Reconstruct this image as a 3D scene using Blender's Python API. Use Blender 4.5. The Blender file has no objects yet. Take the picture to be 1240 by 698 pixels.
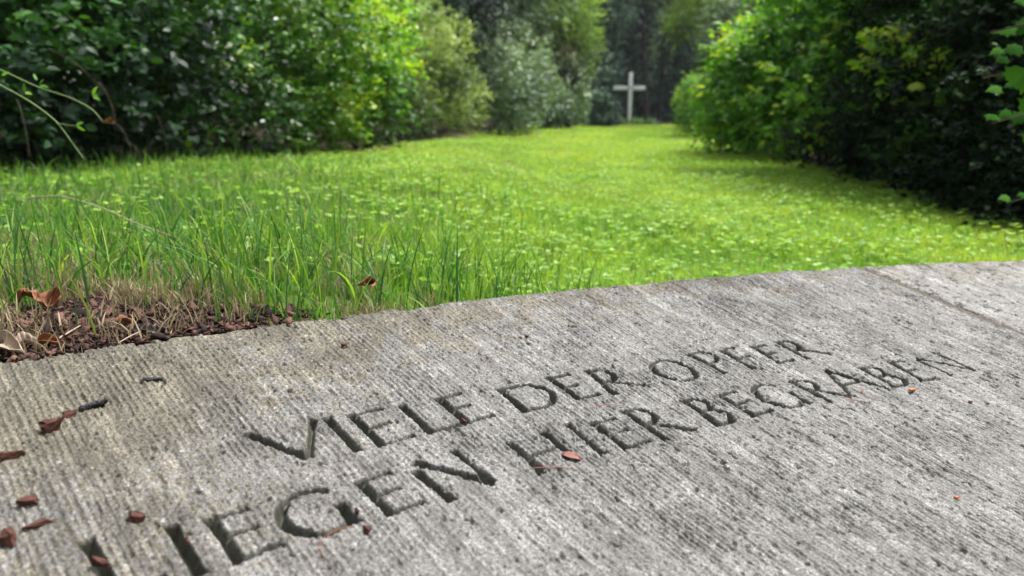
import bpy, bmesh, math, random
from mathutils import Vector
import numpy as np
rng = np.random.default_rng(11)
random.seed(5)
scn = bpy.context.scene
COL = scn.collection
# ------------------------------------------------------------------ camera
F = 930.0                      # focal length in photo pixels (1240 wide)
PITCH = math.atan((349 - 138) / F)
CAMZ = 0.45
cam_d = bpy.data.cameras.new('camera'); cam = bpy.data.objects.new('camera', cam_d); COL.objects.link(cam)
cam.location = (0, 0, CAMZ); cam.rotation_euler = (math.pi / 2 - PITCH, 0, 0)
cam_d.sensor_width = 36; cam_d.lens = F / 1240 * 36; cam_d.clip_start = 0.02; cam_d.clip_end = 600
cam_d.dof.use_dof = True; cam_d.dof.focus_distance = 1.0; cam_d.dof.aperture_fstop = 4.8
scn.camera = cam
CT, ST = math.cos(PITCH), math.sin(PITCH)
def P(px, py, d):              # the point at world depth y = d seen at a photo pixel
    a, b = px - 620, 349 - py
    t = d / (F * CT + b * ST)
    return np.array([a * t, d, CAMZ + (-F * ST + b * CT) * t])

# ------------------------------------------------------------------ noise
def hashn(ix, iy, seed):
    n = (ix.astype(np.int64) * 374761393 + iy.astype(np.int64) * 668265263 + seed * 1274126177) & 0xffffffff
    n = ((n ^ (n >> 13)) * 1274126177) & 0xffffffff
    return ((n ^ (n >> 16)) & 0xffff) / 65535.0
def noise(x, y, seed=0):
    ix, iy = np.floor(x), np.floor(y); fx, fy = x - ix, y - iy
    fx = fx * fx * (3 - 2 * fx); fy = fy * fy * (3 - 2 * fy)
    a = hashn(ix, iy, seed); b = hashn(ix + 1, iy, seed); c = hashn(ix, iy + 1, seed); d = hashn(ix + 1, iy + 1, seed)
    return (a + (b - a) * fx) * (1 - fy) + (c + (d - c) * fx) * fy
def sm(x, a, b):
    t = np.clip((x - a) / (b - a), 0, 1); return t * t * (3 - 2 * t)

# ------------------------------------------------------------------ materials
def newmat(name):
    m = bpy.data.materials.new(name); m.use_nodes = True
    nt = m.node_tree; nt.nodes.clear()
    return m, nt, nt.nodes, nt.links
def ramp(N, stops):
    r = N.new('ShaderNodeValToRGB'); e = r.color_ramp.elements
    while len(e) < len(stops): e.new(0.5)
    for k, (p, c) in enumerate(stops): e[k].position = p; e[k].color = (*c, 1)
    return r
def leafmat(name, stops, trans=0.35, rough=0.42, spec=0.45, tr_gain=(1.5, 1.5, 0.7)):
    m, nt, N, L = newmat(name)
    at = N.new('ShaderNodeAttribute'); at.attribute_name = 'rnd'
    r = ramp(N, stops); L.new(at.outputs['Fac'], r.inputs['Fac'])
    b = N.new('ShaderNodeBsdfPrincipled'); L.new(r.outputs['Color'], b.inputs['Base Color'])
    b.inputs['Roughness'].default_value = rough; b.inputs['Specular IOR Level'].default_value = spec
    t = N.new('ShaderNodeBsdfTranslucent')
    mu = N.new('ShaderNodeMix'); mu.data_type = 'RGBA'; mu.blend_type = 'MULTIPLY'; mu.inputs[0].default_value = 1
    L.new(r.outputs['Color'], mu.inputs[6]); mu.inputs[7].default_value = (*tr_gain, 1)
    L.new(mu.outputs[2], t.inputs['Color'])
    mx = N.new('ShaderNodeMixShader'); mx.inputs[0].default_value = trans
    L.new(b.outputs[0], mx.inputs[1]); L.new(t.outputs[0], mx.inputs[2])
    o = N.new('ShaderNodeOutputMaterial'); L.new(mx.outputs[0], o.inputs['Surface'])
    return m
def roughmat(name, c1, c2, scale=20, rough=0.85, bump=0.3, spec=0.3, dist=0.01, attr=None):
    m, nt, N, L = newmat(name)
    tc = N.new('ShaderNodeTexCoord'); no = N.new('ShaderNodeTexNoise'); no.inputs['Scale'].default_value = scale
    no.inputs['Detail'].default_value = 6; no.inputs['Roughness'].default_value = 0.65
    L.new(tc.outputs['Object'], no.inputs['Vector'])
    r = ramp(N, [(0.3, c1), (0.7, c2)])
    if attr:
        at = N.new('ShaderNodeAttribute'); at.attribute_name = attr; L.new(at.outputs['Fac'], r.inputs['Fac'])
        r.color_ramp.elements[0].position = 0; r.color_ramp.elements[1].position = 1
    else: L.new(no.outputs['Fac'], r.inputs['Fac'])
    b = N.new('ShaderNodeBsdfPrincipled'); L.new(r.outputs['Color'], b.inputs['Base Color'])
    b.inputs['Roughness'].default_value = rough; b.inputs['Specular IOR Level'].default_value = spec
    bp = N.new('ShaderNodeBump'); bp.inputs['Strength'].default_value = bump; bp.inputs['Distance'].default_value = dist
    L.new(no.outputs['Fac'], bp.inputs['Height']); L.new(bp.outputs[0], b.inputs['Normal'])
    o = N.new('ShaderNodeOutputMaterial'); L.new(b.outputs[0], o.inputs['Surface'])
    return m

def stonemat(name, pitted=False):
    m, nt, N, L = newmat(name)
    tc = N.new('ShaderNodeTexCoord')
    def nz(scale, det=5, rg=0.6, off=0):
        n = N.new('ShaderNodeTexNoise'); n.inputs['Scale'].default_value = scale; n.inputs['Detail'].default_value = det
        n.inputs['Roughness'].default_value = rg
        mp = N.new('ShaderNodeMapping'); mp.inputs['Location'].default_value = (off, off * .7, off * .3)
        L.new(tc.outputs['Object'], mp.inputs['Vector']); L.new(mp.outputs[0], n.inputs['Vector'])
        return n
    def mix(fac, a, bcol, mode='MIX'):
        x = N.new('ShaderNodeMix'); x.data_type = 'RGBA'; x.blend_type = mode
        if isinstance(fac, float): x.inputs[0].default_value = fac
        else: L.new(fac, x.inputs[0])
        L.new(a, x.inputs[6])
        if isinstance(bcol, tuple): x.inputs[7].default_value = (*bcol, 1)
        else: L.new(bcol, x.inputs[7])
        return x.outputs[2]
    n1 = nz(14, 8, 0.7)
    base = ramp(N, [(0.3, (0.085, 0.081, 0.074)), (0.5, (0.135, 0.131, 0.123)), (0.72, (0.205, 0.20, 0.193))])
    L.new(n1.outputs['Fac'], base.inputs['Fac'])
    if pitted:
        for e_ in base.color_ramp.elements: e_.color = tuple(c * 1.25 for c in e_.color[:3]) + (1,)
    col = base.outputs['Color']
    n2 = nz(260, 4, 0.7, 3.1)           # mineral grain
    g = ramp(N, [(0.33, (0.40, 0.39, 0.37)), (0.48, (0.90, 0.90, 0.90)), (0.64, (1.55, 1.55, 1.57))]); L.new(n2.outputs['Fac'], g.inputs['Fac'])
    col = mix(0.85, col, g.outputs['Color'], 'MULTIPLY')
    n7 = nz(620, 3, 0.6, 9.1)           # finest salt and pepper grain
    g7 = ramp(N, [(0.36, (0.30, 0.29, 0.26)), (0.46, (0.9, 0.9, 0.89)), (0.56, (1.15, 1.15, 1.15)), (0.64, (1.9, 1.9, 1.92))]); L.new(n7.outputs['Fac'], g7.inputs['Fac'])
    col = mix(0.8, col, g7.outputs['Color'], 'MULTIPLY')
    a7 = N.new('ShaderNodeAttribute'); a7.attribute_name = 'streak'   # groove light and dark painted in as streaks along the combing
    g8 = ramp(N, [(0.25, (0.62, 0.61, 0.59)), (0.5, (0.95, 0.95, 0.95)), (0.75, (1.5, 1.5, 1.5))]); L.new(a7.outputs['Fac'], g8.inputs['Fac'])
    col = mix(0.9, col, g8.outputs['Color'], 'MULTIPLY')
    at = N.new('ShaderNodeAttribute'); at.attribute_name = 'lichen'
    n3 = nz(150, 6, 0.75, 7.7)
    mu = N.new('ShaderNodeMath'); mu.operation = 'MULTIPLY_ADD'; L.new(at.outputs['Fac'], mu.inputs[0]); mu.inputs[1].default_value = 0.52
    L.new(n3.outputs['Fac'], mu.inputs[2])
    r3 = ramp(N, [(0.68, (0, 0, 0)), (0.78, (1, 1, 1))]); L.new(mu.outputs[0], r3.inputs['Fac'])
    mm = N.new('ShaderNodeMath'); mm.operation = 'MULTIPLY'; L.new(r3.outputs['Color'], mm.inputs[0]); mm.inputs[1].default_value = 0.85
    col = mix(mm.outputs[0], col, (0.72, 0.645, 0.45), 'MULTIPLY')       # ochre lichen film
    n4 = nz(95, 3, 0.5, 12.3)
    r4 = ramp(N, [(0.70, (0, 0, 0)), (0.74, (1, 1, 1))]); L.new(n4.outputs['Fac'], r4.inputs['Fac'])
    m4 = N.new('ShaderNodeMath'); m4.operation = 'MULTIPLY'; L.new(r4.outputs['Color'], m4.inputs[0]); m4.inputs[1].default_value = 0.6
    col = mix(m4.outputs[0], col, (0.42, 0.42, 0.41))        # pale crust lichen
    a2 = N.new('ShaderNodeAttribute'); a2.attribute_name = 'algae_shade'
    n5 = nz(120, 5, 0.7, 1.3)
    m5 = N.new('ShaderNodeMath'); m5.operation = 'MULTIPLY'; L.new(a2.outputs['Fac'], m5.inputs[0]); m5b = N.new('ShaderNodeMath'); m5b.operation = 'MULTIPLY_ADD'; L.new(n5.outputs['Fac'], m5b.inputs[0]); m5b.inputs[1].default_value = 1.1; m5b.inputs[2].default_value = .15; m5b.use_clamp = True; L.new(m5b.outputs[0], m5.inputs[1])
    col = mix(m5.outputs[0], col, (0.035, 0.038, 0.022))  # dark green algae tint that also paints shade into the letter cuts
    b = N.new('ShaderNodeBsdfPrincipled'); L.new(col, b.inputs['Base Color'])
    b.inputs['Roughness'].default_value = 0.58; b.inputs['Specular IOR Level'].default_value = 0.5
    bp = N.new('ShaderNodeBump'); bp.inputs['Strength'].default_value = 0.55; bp.inputs['Distance'].default_value = 0.0012
    n6 = nz(420, 4, 0.7, 5.5); L.new(n6.outputs['Fac'], bp.inputs['Height'])
    L.new(bp.outputs[0], b.inputs['Normal'])
    o = N.new('ShaderNodeOutputMaterial'); L.new(b.outputs[0], o.inputs['Surface'])
    return m

M = {}
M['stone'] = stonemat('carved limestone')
M['palestone'] = stonemat('pitted pale limestone', True)
M['mortar'] = roughmat('sandy mortar', (0.06, 0.05, 0.038), (0.14, 0.117, 0.09), 180, 0.95, 0.8, dist=0.002)
M['soil'] = None
M['bark'] = roughmat('bark chips', (0.014, 0.007, 0.006), (0.17, 0.085, 0.062), 90, 0.85, 0.6, 0.3, 0.003, attr='rnd')
M['chip'] = roughmat('red bark chip', (0.035, 0.014, 0.010), (0.15, 0.06, 0.042), 110, 0.8, 0.8, 0.3, 0.003)
M['darkchip'] = roughmat('dark twig', (0.012, 0.012, 0.015), (0.06, 0.055, 0.06), 160, 0.7, 0.8, 0.4, 0.003)
M['redstalk'] = roughmat('red stalk', (0.25, 0.07, 0.03), (0.38, 0.14, 0.07), 200, 0.6, 0.3)
M['orange'] = roughmat('orange seed', (0.5, 0.14, 0.05), (0.65, 0.25, 0.10), 200, 0.5, 0.3)
M['dryleaf'] = roughmat('dry brown leaf', (0.13, 0.05, 0.025), (0.36, 0.16, 0.08), 60, 0.7, 0.5, 0.3, 0.002)
M['paleleaf'] = roughmat('pale dry leaf', (0.30, 0.22, 0.16), (0.52, 0.43, 0.34), 60, 0.8, 0.5, 0.3, 0.002)
M['greyleaf'] = roughmat('grey dry leaf', (0.06, 0.05, 0.045), (0.30, 0.26, 0.23), 60, 0.8, 0.5, 0.3, 0.002)
M['wood'] = roughmat('weathered branch bark', (0.03, 0.022, 0.015), (0.10, 0.075, 0.055), 35, 0.9, 0.8, 0.2, 0.01)
M['darkwood'] = roughmat('dark trunk bark', (0.015, 0.012, 0.01), (0.055, 0.045, 0.038), 12, 0.9, 0.8, 0.2, 0.02)
M['greystem'] = roughmat('green vine stem', (0.12, 0.20, 0.05), (0.25, 0.34, 0.12), 60, 0.5, 0.2)
M['whitewood'] = roughmat('weathered white cross timber', (0.66, 0.66, 0.67), (0.85, 0.85, 0.85), 6, 0.6, 0.4, 0.3, 0.01)
M['iron'] = roughmat('dark iron strap', (0.02, 0.02, 0.025), (0.05, 0.05, 0.055), 30, 0.5, 0.2)
G = lambda *a: list(zip((0.0, 0.35, 0.7, 0.95, 1.0)[:len(a)] if len(a) == 5 else np.linspace(0, 1, len(a)), a))
M['ivy'] = leafmat('dark ivy leaf', G((0.006, 0.018, 0.01), (0.018, 0.05, 0.02), (0.045, 0.115, 0.035), (0.10, 0.24, 0.05)), 0.2, 0.42, 0.25, (1.3, 1.6, .5))
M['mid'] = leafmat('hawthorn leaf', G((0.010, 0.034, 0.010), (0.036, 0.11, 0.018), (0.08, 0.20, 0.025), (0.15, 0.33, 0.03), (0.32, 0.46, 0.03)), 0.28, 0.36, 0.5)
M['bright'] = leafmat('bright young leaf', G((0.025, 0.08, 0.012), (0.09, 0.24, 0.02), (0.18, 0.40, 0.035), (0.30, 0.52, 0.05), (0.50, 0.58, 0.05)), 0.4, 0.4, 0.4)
M['olive'] = leafmat('olive leaf', G((0.05, 0.09, 0.03), (0.15, 0.24, 0.06), (0.26, 0.37, 0.09), (0.42, 0.50, 0.16)), 0.3, 0.45, 0.4)
M['silver'] = leafmat('grey green leaf', G((0.03, 0.055, 0.03), (0.08, 0.14, 0.07), (0.15, 0.24, 0.12), (0.28, 0.38, 0.22)), 0.25, 0.4, 0.5)
M['lime'] = leafmat('pale green tree leaf', G((0.06, 0.10, 0.02), (0.14, 0.24, 0.04), (0.24, 0.36, 0.07)), 0.45, 0.5, 0.3)
M['conifer'] = leafmat('dark conifer needles', G((0.006, 0.018, 0.012), (0.018, 0.045, 0.03), (0.04, 0.085, 0.05)), 0.1, 0.6, 0.3, (1, 1, 1))
M['cypress'] = leafmat('blue green cypress', G((0.02, 0.05, 0.03), (0.05, 0.11, 0.06), (0.10, 0.19, 0.10)), 0.1, 0.6, 0.3, (1, 1, 1))
M['deadtwig'] = leafmat('brown dead twigs', G((0.05, 0.035, 0.025), (0.13, 0.10, 0.07)), 0.1, 0.8, 0.2, (1, 1, 1))
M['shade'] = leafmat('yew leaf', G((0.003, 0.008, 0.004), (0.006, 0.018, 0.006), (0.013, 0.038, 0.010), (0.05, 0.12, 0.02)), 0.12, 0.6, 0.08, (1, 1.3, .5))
M['maple'] = leafmat('maple leaf', G((0.02, 0.07, 0.01), (0.045, 0.14, 0.018), (0.07, 0.18, 0.03)), 0.25, 0.85, 0.03)
M['grass'] = leafmat('grass blade', G((0.035, 0.12, 0.04), (0.15, 0.32, 0.05), (0.36, 0.485, 0.08), (0.56, 0.64, 0.16)), 0.45, 0.42, 0.35, (1.4, 1.4, .6))
M['straw'] = leafmat('dry grass blade', G((0.20, 0.15, 0.08), (0.36, 0.29, 0.16), (0.50, 0.43, 0.28)), 0.3, 0.6, 0.3, (1, 1, 1))
M['clover'] = leafmat('clover leaf', G((0.10, 0.22, 0.04), (0.24, 0.40, 0.06), (0.40, 0.56, 0.12)), 0.4, 0.42, 0.25, (1.3, 1.4, .6))

# ------------------------------------------------------------------ mesh helpers
def mk(name, V, Fc, mat, parent=None, rnd=None, smooth=False, loc=None, attrs=None):
    V = np.ascontiguousarray(V, dtype=np.float32); Fc = np.ascontiguousarray(Fc, dtype=np.int32)
    k = Fc.shape[1]; me = bpy.data.meshes.new(name)
    me.vertices.add(len(V)); me.loops.add(Fc.size); me.polygons.add(len(Fc))
    if loc is not None: V = V - np.asarray(loc, dtype=np.float32)
    me.vertices.foreach_set('co', V.ravel()); me.loops.foreach_set('vertex_index', Fc.ravel())
    me.polygons.foreach_set('loop_start', np.arange(0, Fc.size, k, dtype=np.int32))
    if smooth: me.polygons.foreach_set('use_smooth', np.ones(len(Fc), dtype=bool))
    A = dict(attrs or {})
    if rnd is not None: A['rnd'] = rnd
    for an, av in A.items():
        a = me.attributes.new(an, 'FLOAT', 'POINT'); a.data.foreach_set('value', np.ascontiguousarray(av, dtype=np.float32))
    me.update(calc_edges=True); me.validate()
    me.materials.append(mat)
    o = bpy.data.objects.new(name, me); COL.objects.link(o)
    if loc is not None: o.location = tuple(float(c) for c in loc)
    if parent is not None: o.parent = parent
    return o
def tag(o, label=None, cat=None, group=None, kind=None):
    if label: o['label'] = label
    if cat: o['category'] = cat
    if group: o['group'] = group
    if kind: o['kind'] = kind
    return o
def empty(name, loc):
    o = bpy.data.objects.new(name, None); COL.objects.link(o); o.location = tuple(float(c) for c in loc); o.empty_display_size = 0.1
    return o
def child(name, V, Fc, mat, root, **kw):        # a part, its mesh given in world space
    V = np.asarray(V, float) - np.array(root.location)
    return mk(name, V, Fc, mat, root, **kw)
def unit(v): return v / (np.linalg.norm(v, axis=-1, keepdims=True) + 1e-9)

def leaves(C, D, Nn, Ln, Wd, droop=0.15):
    """rounded folded leaves: base C, direction D, normal Nn"""
    D = unit(D); S = unit(np.cross(D, Nn)); Nn = np.cross(S, D)
    L_ = Ln[:, None]; W_ = Wd[:, None]
    pts = [C, C + D * L_ * .3 - S * W_ * .46 + Nn * L_ * .06, C + D * L_ * .7 - S * W_ * .36 + Nn * L_ * .02,
           C + D * L_ - Nn * L_ * droop, C + D * L_ * .7 + S * W_ * .36 + Nn * L_ * .02, C + D * L_ * .3 + S * W_ * .46 + Nn * L_ * .06,
           C + D * L_ * .5 - Nn * L_ * .03]
    V = np.stack(pts, 1).reshape(-1, 3); n = len(C)
    f = np.array([[0, 6, 2, 1], [0, 5, 4, 6], [6, 4, 3, 2]])
    Fc = (f[None] + 7 * np.arange(n)[:, None, None]).reshape(-1, 4)
    return V, Fc
def rv(n): return unit(rng.normal(size=(n, 3)))

def tubes(lines, sides=6):
    """lines: list of (pts Nx3, radii N)"""
    VV, FF, off = [], [], 0
    ang = np.linspace(0, 2 * np.pi, sides, endpoint=False)
    for pts, rad in lines:
        pts = np.asarray(pts, float); rad = np.asarray(rad, float); n = len(pts)
        T = unit(np.gradient(pts, axis=0)); up = np.array([0.13, 0.31, 1.0]) if abs(T[0, 2]) < .9 else np.array([1.0, .2, 0.1])
        A = unit(np.cross(T, up)); B = np.cross(T, A)
        ring = pts[:, None] + rad[:, None, None] * (np.cos(ang)[None, :, None] * A[:, None] + np.sin(ang)[None, :, None] * B[:, None])
        VV.append(ring.reshape(-1, 3))
        i = np.arange(n - 1)[:, None] * sides; j = np.arange(sides)[None]; j2 = (j + 1) % sides
        FF.append(np.stack([i + j, i + j2, i + sides + j2, i + sides + j], -1).reshape(-1, 4) + off)
        VV.append(pts[[0, -1]]); c0 = off + n * sides
        e = [[off + j2_, off + j_, c0, c0] for j_, j2_ in zip(range(sides), list(range(1, sides)) + [0])]
        off += n * sides + 2
    return np.concatenate(VV), np.concatenate(FF)
def curve(a, b, sag=(0, 0, 0), n=8, wob=0.0):
    t = np.linspace(0, 1, n)[:, None]; p = np.asarray(a) * (1 - t) + np.asarray(b) * t + 4 * t * (1 - t) * np.asarray(sag)
    return p + rng.normal(size=p.shape) * wob * (t * (1 - t) * 4)

# ------------------------------------------------------------------ slab frame (tilted stone cap)
S = 0.065
sp, sr = 0.34269209643907694, 0.11000035464190318
SH = 6.650798348508465
SC = np.array([67.9692019947699, -88.44777034988478]) * S
RE, R1, R2 = 126.45020457999718 * S, 121.16943549965907 * S, 119.44584830111121 * S
def fitpt(X, Y, Z):
    c, s = math.cos(sp), math.sin(sp); d = Y * c - Z * s; u = Y * s + Z * c
    cr, sn = math.cos(sr), math.sin(sr); px, py = X, -u
    v = np.array([px * cr - py * sn, d, -(px * sn + py * cr)])
    return np.array([v[0], v[1] * CT + v[2] * ST, -v[1] * ST + v[2] * CT])
EX, EY, EN = fitpt(1, 0, 0), fitpt(0, 1, 0), fitpt(0, 0, 1)
SO = np.array([0, 0, CAMZ]) - EN * SH * S
def sl(px, py):                # photo pixel -> local coordinates on the slab plane
    cr, sn = math.cos(sr), math.sin(sr); a, b = px - 620, py - 349
    qx = a * cr + b * sn; qy = -a * sn + b * cr
    c, s = math.cos(sp), math.sin(sp); Y = F * c - qy * s; Z = -F * s - qy * c
    t = -SH / Z * S
    return np.array([qx * t, Y * t])
def slw(p, z=0.0): return SO + p[0] * EX + p[1] * EY + z * EN
from mathutils import Matrix
SM = Matrix(((EX[0], EY[0], EN[0], SO[0]), (EX[1], EY[1], EN[1], SO[1]), (EX[2], EY[2], EN[2], SO[2]), (0, 0, 0, 1)))
Minv = np.linalg.inv(np.array([[EX[0], EY[0]], [EX[1], EY[1]]]))
def slabR(x, y):               # radius in the slab's own ring, of a plan position
    l = Minv @ np.stack([np.ravel(x) - SO[0], np.ravel(y) - SO[1]])
    dx, dy = l[0] - SC[0], l[1] - SC[1]
    return np.hypot(dx, dy).reshape(np.shape(x)), np.arctan2(dx, dy).reshape(np.shape(x))

# --- inscription strokes
ST_ = []                       # (polyline Nx2, width)
STEM, ARM = 0.0120, 0.0080
def s_(a, b, w=STEM, w2=None):
    A, B = sl(*a), sl(*b); ST_.append((np.array([A, B]), w, w2 or w))
def fr(T, B):
    T, B = sl(*T), sl(*B); v = T - B; h = np.hypot(*v); vh = v / h; uh = np.array([vh[1], -vh[0]]); H = 0.065
    return B, uh, vh, h
def uvp(T, B, pts, w=ARM, w2=None):
    o, u, v, h = fr(T, B); ST_.append((np.array([o + u * p[0] * 0.065 + v * p[1] * 0.065 for p in pts]), w, w2 or w))
def arc(cu, cv, ru, rv_, a0, a1, n=22):
    return [(cu + ru * math.cos(math.radians(a)), cv + rv_ * math.sin(math.radians(a))) for a in np.linspace(a0, a1, n)]
def bowl(T, B, v0, v1, w):
    h = fr(T, B)[3] / 0.065; v0 *= h; v1 *= h; m = (v0 + v1) / 2; r = (v1 - v0) / 2; f = w * .45
    uvp(T, B, [(0, v1), (f, v1)] + arc(f, m, w - f, r, 90, -90, 16) + [(0, v0)], ARM)
    uvp(T, B, arc(f, m, w - f, r * .92, 55, -55, 10), STEM * .9)
def letE(T, B, a=.5, mid=.45):
    s_(T, B); h = fr(T, B)[3] / 0.065
    for vv, ww in ((h - .05, a), (h * .53, mid), (0.05, a + .05)): uvp(T, B, [(0, vv), (ww, vv)], ARM * .9, ARM * 1.1)
def letR(T, B, leg, w=.46):
    s_(T, B); bowl(T, B, .5, .95, w); h = fr(T, B)[3] / .065
    o, u, v, hh = fr(T, B); st = o + u * .14 * .065 + v * h * .5 * .065
    ST_.append((np.array([st, sl(*leg)]), ARM * 1.1, STEM * .9))
# VIELE DER OPFER
s_((298, 525), (372, 554)); s_((379, 508), (374, 553), ARM * 1.25, ARM * 1.1)
s_((394.5, 504.8), (434, 545))
letE((425, 501.5), (464.5, 539.5), .55, .45)
s_((486, 490), (523, 524)); uvp((486, 490), (523, 524), [(0, .04), (.55, .04)], ARM)
letE((529, 481.6), (567.8, 512.6), .5, .4)
s_((604.5, 470.5), (637.4, 498)); bowl((604.5, 470.5), (637.4, 498), .03, .97, .86)
letE((664, 456), (702, 483.6), .48, .38)
letR((711, 447.3), (745.5, 477), (786, 466.6), .44)
uvp((832.9, 427.9), (879, 451.7), arc(-.96, .60, .46, .47, 0, 360, 40), ARM * 1.1)
for a0, a1 in ((-45, 45), (135, 225)): uvp((832.9, 427.9), (879, 451.7), arc(-.96, .60, .45, .45, a0, a1, 14), STEM * .95)
s_((833.5, 427.9), (879, 451.7)); bowl((833.5, 427.9), (879, 451.7), .48, .96, .5)
s_((874, 423.9), (914.6, 446)); 
for vv in (.98, .52): uvp((874, 423.9), (914.6, 446), [(0, vv), (.42, vv)], ARM)
letE((909.5, 419.8), (945.5, 439.8), .42, .34)
letR((940.4, 414.2), (979, 434.8), (1005.5, 428.7), .4)
# (L)IEGEN HIER BEGRABEN
s_((104, 655), (146, 722), STEM * 1.05); uvp((104, 655), (146, 722), [(0, .04), (.5, .04)], ARM)
s_((207, 636), (243, 696), STEM * 1.05)
letE((253.5, 627), (291.6, 680.5), .5, .45)
Tg, Bg = (433.5, 581.6), (475.2, 624.2)
uvp(Tg, Bg, arc(-.84, .60, .47, .50, 48, 310, 34), ARM * 1.1)
uvp(Tg, Bg, arc(-.84, .60, .46, .48, 130, 235, 14), STEM)
uvp(Tg, Bg, [(-.49, .60), (-.50, .10)], STEM)
letE(Tg, Bg, .5, .45)
s_((503, 569), (547.4, 606)); s_((501, 560), (597.8, 585), STEM * .95); s_((549, 545), (596, 584), ARM * 1.25)
s_((616, 534.8), (659, 573.5)); s_((657.5, 522), (700, 557)); s_((638, 553.5), (678, 540), ARM)
s_((685, 513), (732, 549.2))
letE((716.5, 510.6), (760, 543.5), .52, .46)
letR((753.2, 496.5), (806.5, 533), (843.2, 521.3), .46)
Tb, Bb = (826.8, 484), (871.3, 515.5)
s_(Tb, Bb); bowl(Tb, Bb, .53, .97, .42); bowl(Tb, Bb, .03, .53, .5)
letE((869.4, 477.4), (915, 504.6), .46, .4)
Tg, Bg = (957, 460.6), (1006.5, 487.3)
uvp(Tg, Bg, arc(-.87, .62, .45, .48, 48, 310, 34), ARM * 1.1)
uvp(Tg, Bg, arc(-.87, .62, .44, .46, 130, 235, 14), STEM)
uvp(Tg, Bg, [(-.45, .66), (-.45, .14)], STEM)
letR(Tg, Bg, (1029.5, 480), .4)
s_((1000, 447.6), (1033, 480), ARM * 1.2); s_((1000, 447.6), (1078, 470.5), STEM); s_((1019, 466), (1043, 460), ARM)
Tb, Bb = (1041.8, 445), (1085, 468)
s_(Tb, Bb); bowl(Tb, Bb, .53, .97, .44); bowl(Tb, Bb, .03, .53, .55)
letE((1075.8, 437.6), (1119, 461.5), .44, .38)
s_((1110, 436), (1152.5, 454.2), ARM * 1.3); s_((1110, 434), (1180, 447.8), STEM * .9); s_((1128.4, 426.4), (1178, 446.5), ARM * 1.2)

GP = np.array([2.84567783, -2.94168344])      # the combing lines fan out from here
def slab_heights(X, Y, letters, pitted):
    gx, gy = X - GP[0], Y - GP[1]
    gr = np.hypot(gx, gy); ga = np.arctan2(gx, gy)
    across = ga * 4.6; along = gr
    z = (noise(X / .11, Y / .11, 1) - .5) * .0022 + (noise(X / .035, Y / .035, 2) - .5) * .0010
    wear = noise(X / .06, Y / .09, 3) * .6 + noise(X / .21, Y / .21, 4) * .6      # 0..1.2
    right = sm(X, -.25, .35)
    sp_ = .0064
    ph = across / sp_ + (noise(across / .02, along / .25, 5) - .5) * .3
    tri = np.abs((ph % 1) * 2 - 1)
    line_amp = .55 + .9 * (.5 * noise(np.floor(ph) * 7.31, along / .07, 6) + .9 * noise(np.floor(ph) * 5.3 + 11, along / .018, 16) ** 1.5)
    amp = (.0016 + .0001 * right) * (1 - .8 * pitted)
    tri2 = np.abs(((across / (sp_ * .52) + .3) % 1) * 2 - 1)
    z += .00055 * (tri2 - .5) * noise(X / .05, Y / .05, 17) ** 1.5 * (.8 + .9 * right)
    amp = amp * (.12 + .18 * right + 1.15 * noise(X / .09, Y / .06, 18) ** 1.3)
    z += amp * line_amp * (1.45 - wear) * (.55 * np.power(tri, 1.4) + .75 * np.power(tri, 5) - .4)
    z += (.0008 + .0008 * right) * (noise(across / .0026, along / .020, 7) - .5)                    # tool streaks
    z += (.0009 - .0003 * right) * (noise(X / .0042, Y / .0042, 8) - .5) + (.0019 - .0004 * right) * (noise(X / .0019, Y / .0021, 9) - .5) + .0008 * (noise(X / .0062, Y / .0062, 15) - .5)
    dens = .12 * noise(X / .09, Y / .12, 10) + .07 * right
    p1 = noise(across / .0026, along / .0048, 11)
    z -= sm(p1, .80 - dens, .92 - dens * .6) * .0020 * (-.35 + 1.9 * noise(X / .012, Y / .012, 14))
    p2 = noise(across / .008, along / .013, 12) * .62 + .38 * noise(X / .0032, Y / .0045, 13)
    z -= sm(p2, .80 - dens * .30 - .13 * pitted, .88 - .1 * pitted - dens * .4) * (.0038 + .0015 * pitted)
    carve = np.zeros_like(z)
    if letters:
        ed = (noise(X / .004, Y / .004, 21) - .5) * .0007 + (noise(X / .012, Y / .012, 22) - .5) * .0010
        for pl, w0, w1 in ST_:
            mg = .012
            m = (X > pl[:, 0].min() - mg) & (X < pl[:, 0].max() + mg) & (Y > pl[:, 1].min() - mg) & (Y < pl[:, 1].max() + mg)
            idx = np.nonzero(m)
            if len(idx[0]) == 0: continue
            x, y = X[idx], Y[idx]; best = np.full(x.shape, -1.0)
            for k in range(len(pl) - 1):
                a, b = pl[k], pl[k + 1]; d = b - a; l2 = d @ d
                if l2 < 1e-12: continue
                t = np.clip(((x - a[0]) * d[0] + (y - a[1]) * d[1]) / l2, 0, 1)
                dist = np.hypot(x - a[0] - t * d[0], y - a[1] - t * d[1]) + ed[idx]
                tt = (k + t) / (len(pl) - 1); hw = .5 * (w0 + (w1 - w0) * tt)
                q = np.clip(1 - dist / hw, 0, 1)
                if len(pl) == 2:
                    l1 = math.sqrt(l2); s0 = ((x - a[0]) * d[0] + (y - a[1]) * d[1]) / l1; lat = np.abs((x - a[0]) * d[1] - (y - a[1]) * d[0]) / l1 + ed[idx]
                    hw = hw * (.93 + .24 * np.abs(2 * t - 1) ** 3)
                    q = np.clip(np.minimum(1 - lat / hw, (np.minimum(s0, l1 - s0) + .0015 + ed[idx]) / (hw * .55)), 0, 1)
                steep = 2.3 if max(w0, w1) < .0098 else 2.7
                best = np.maximum(best, steep * hw * q)
            carve[idx] = np.maximum(carve[idx], best)
    z = z * np.where(carve > .001, .3, 1.0) - carve
    return z, carve

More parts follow.
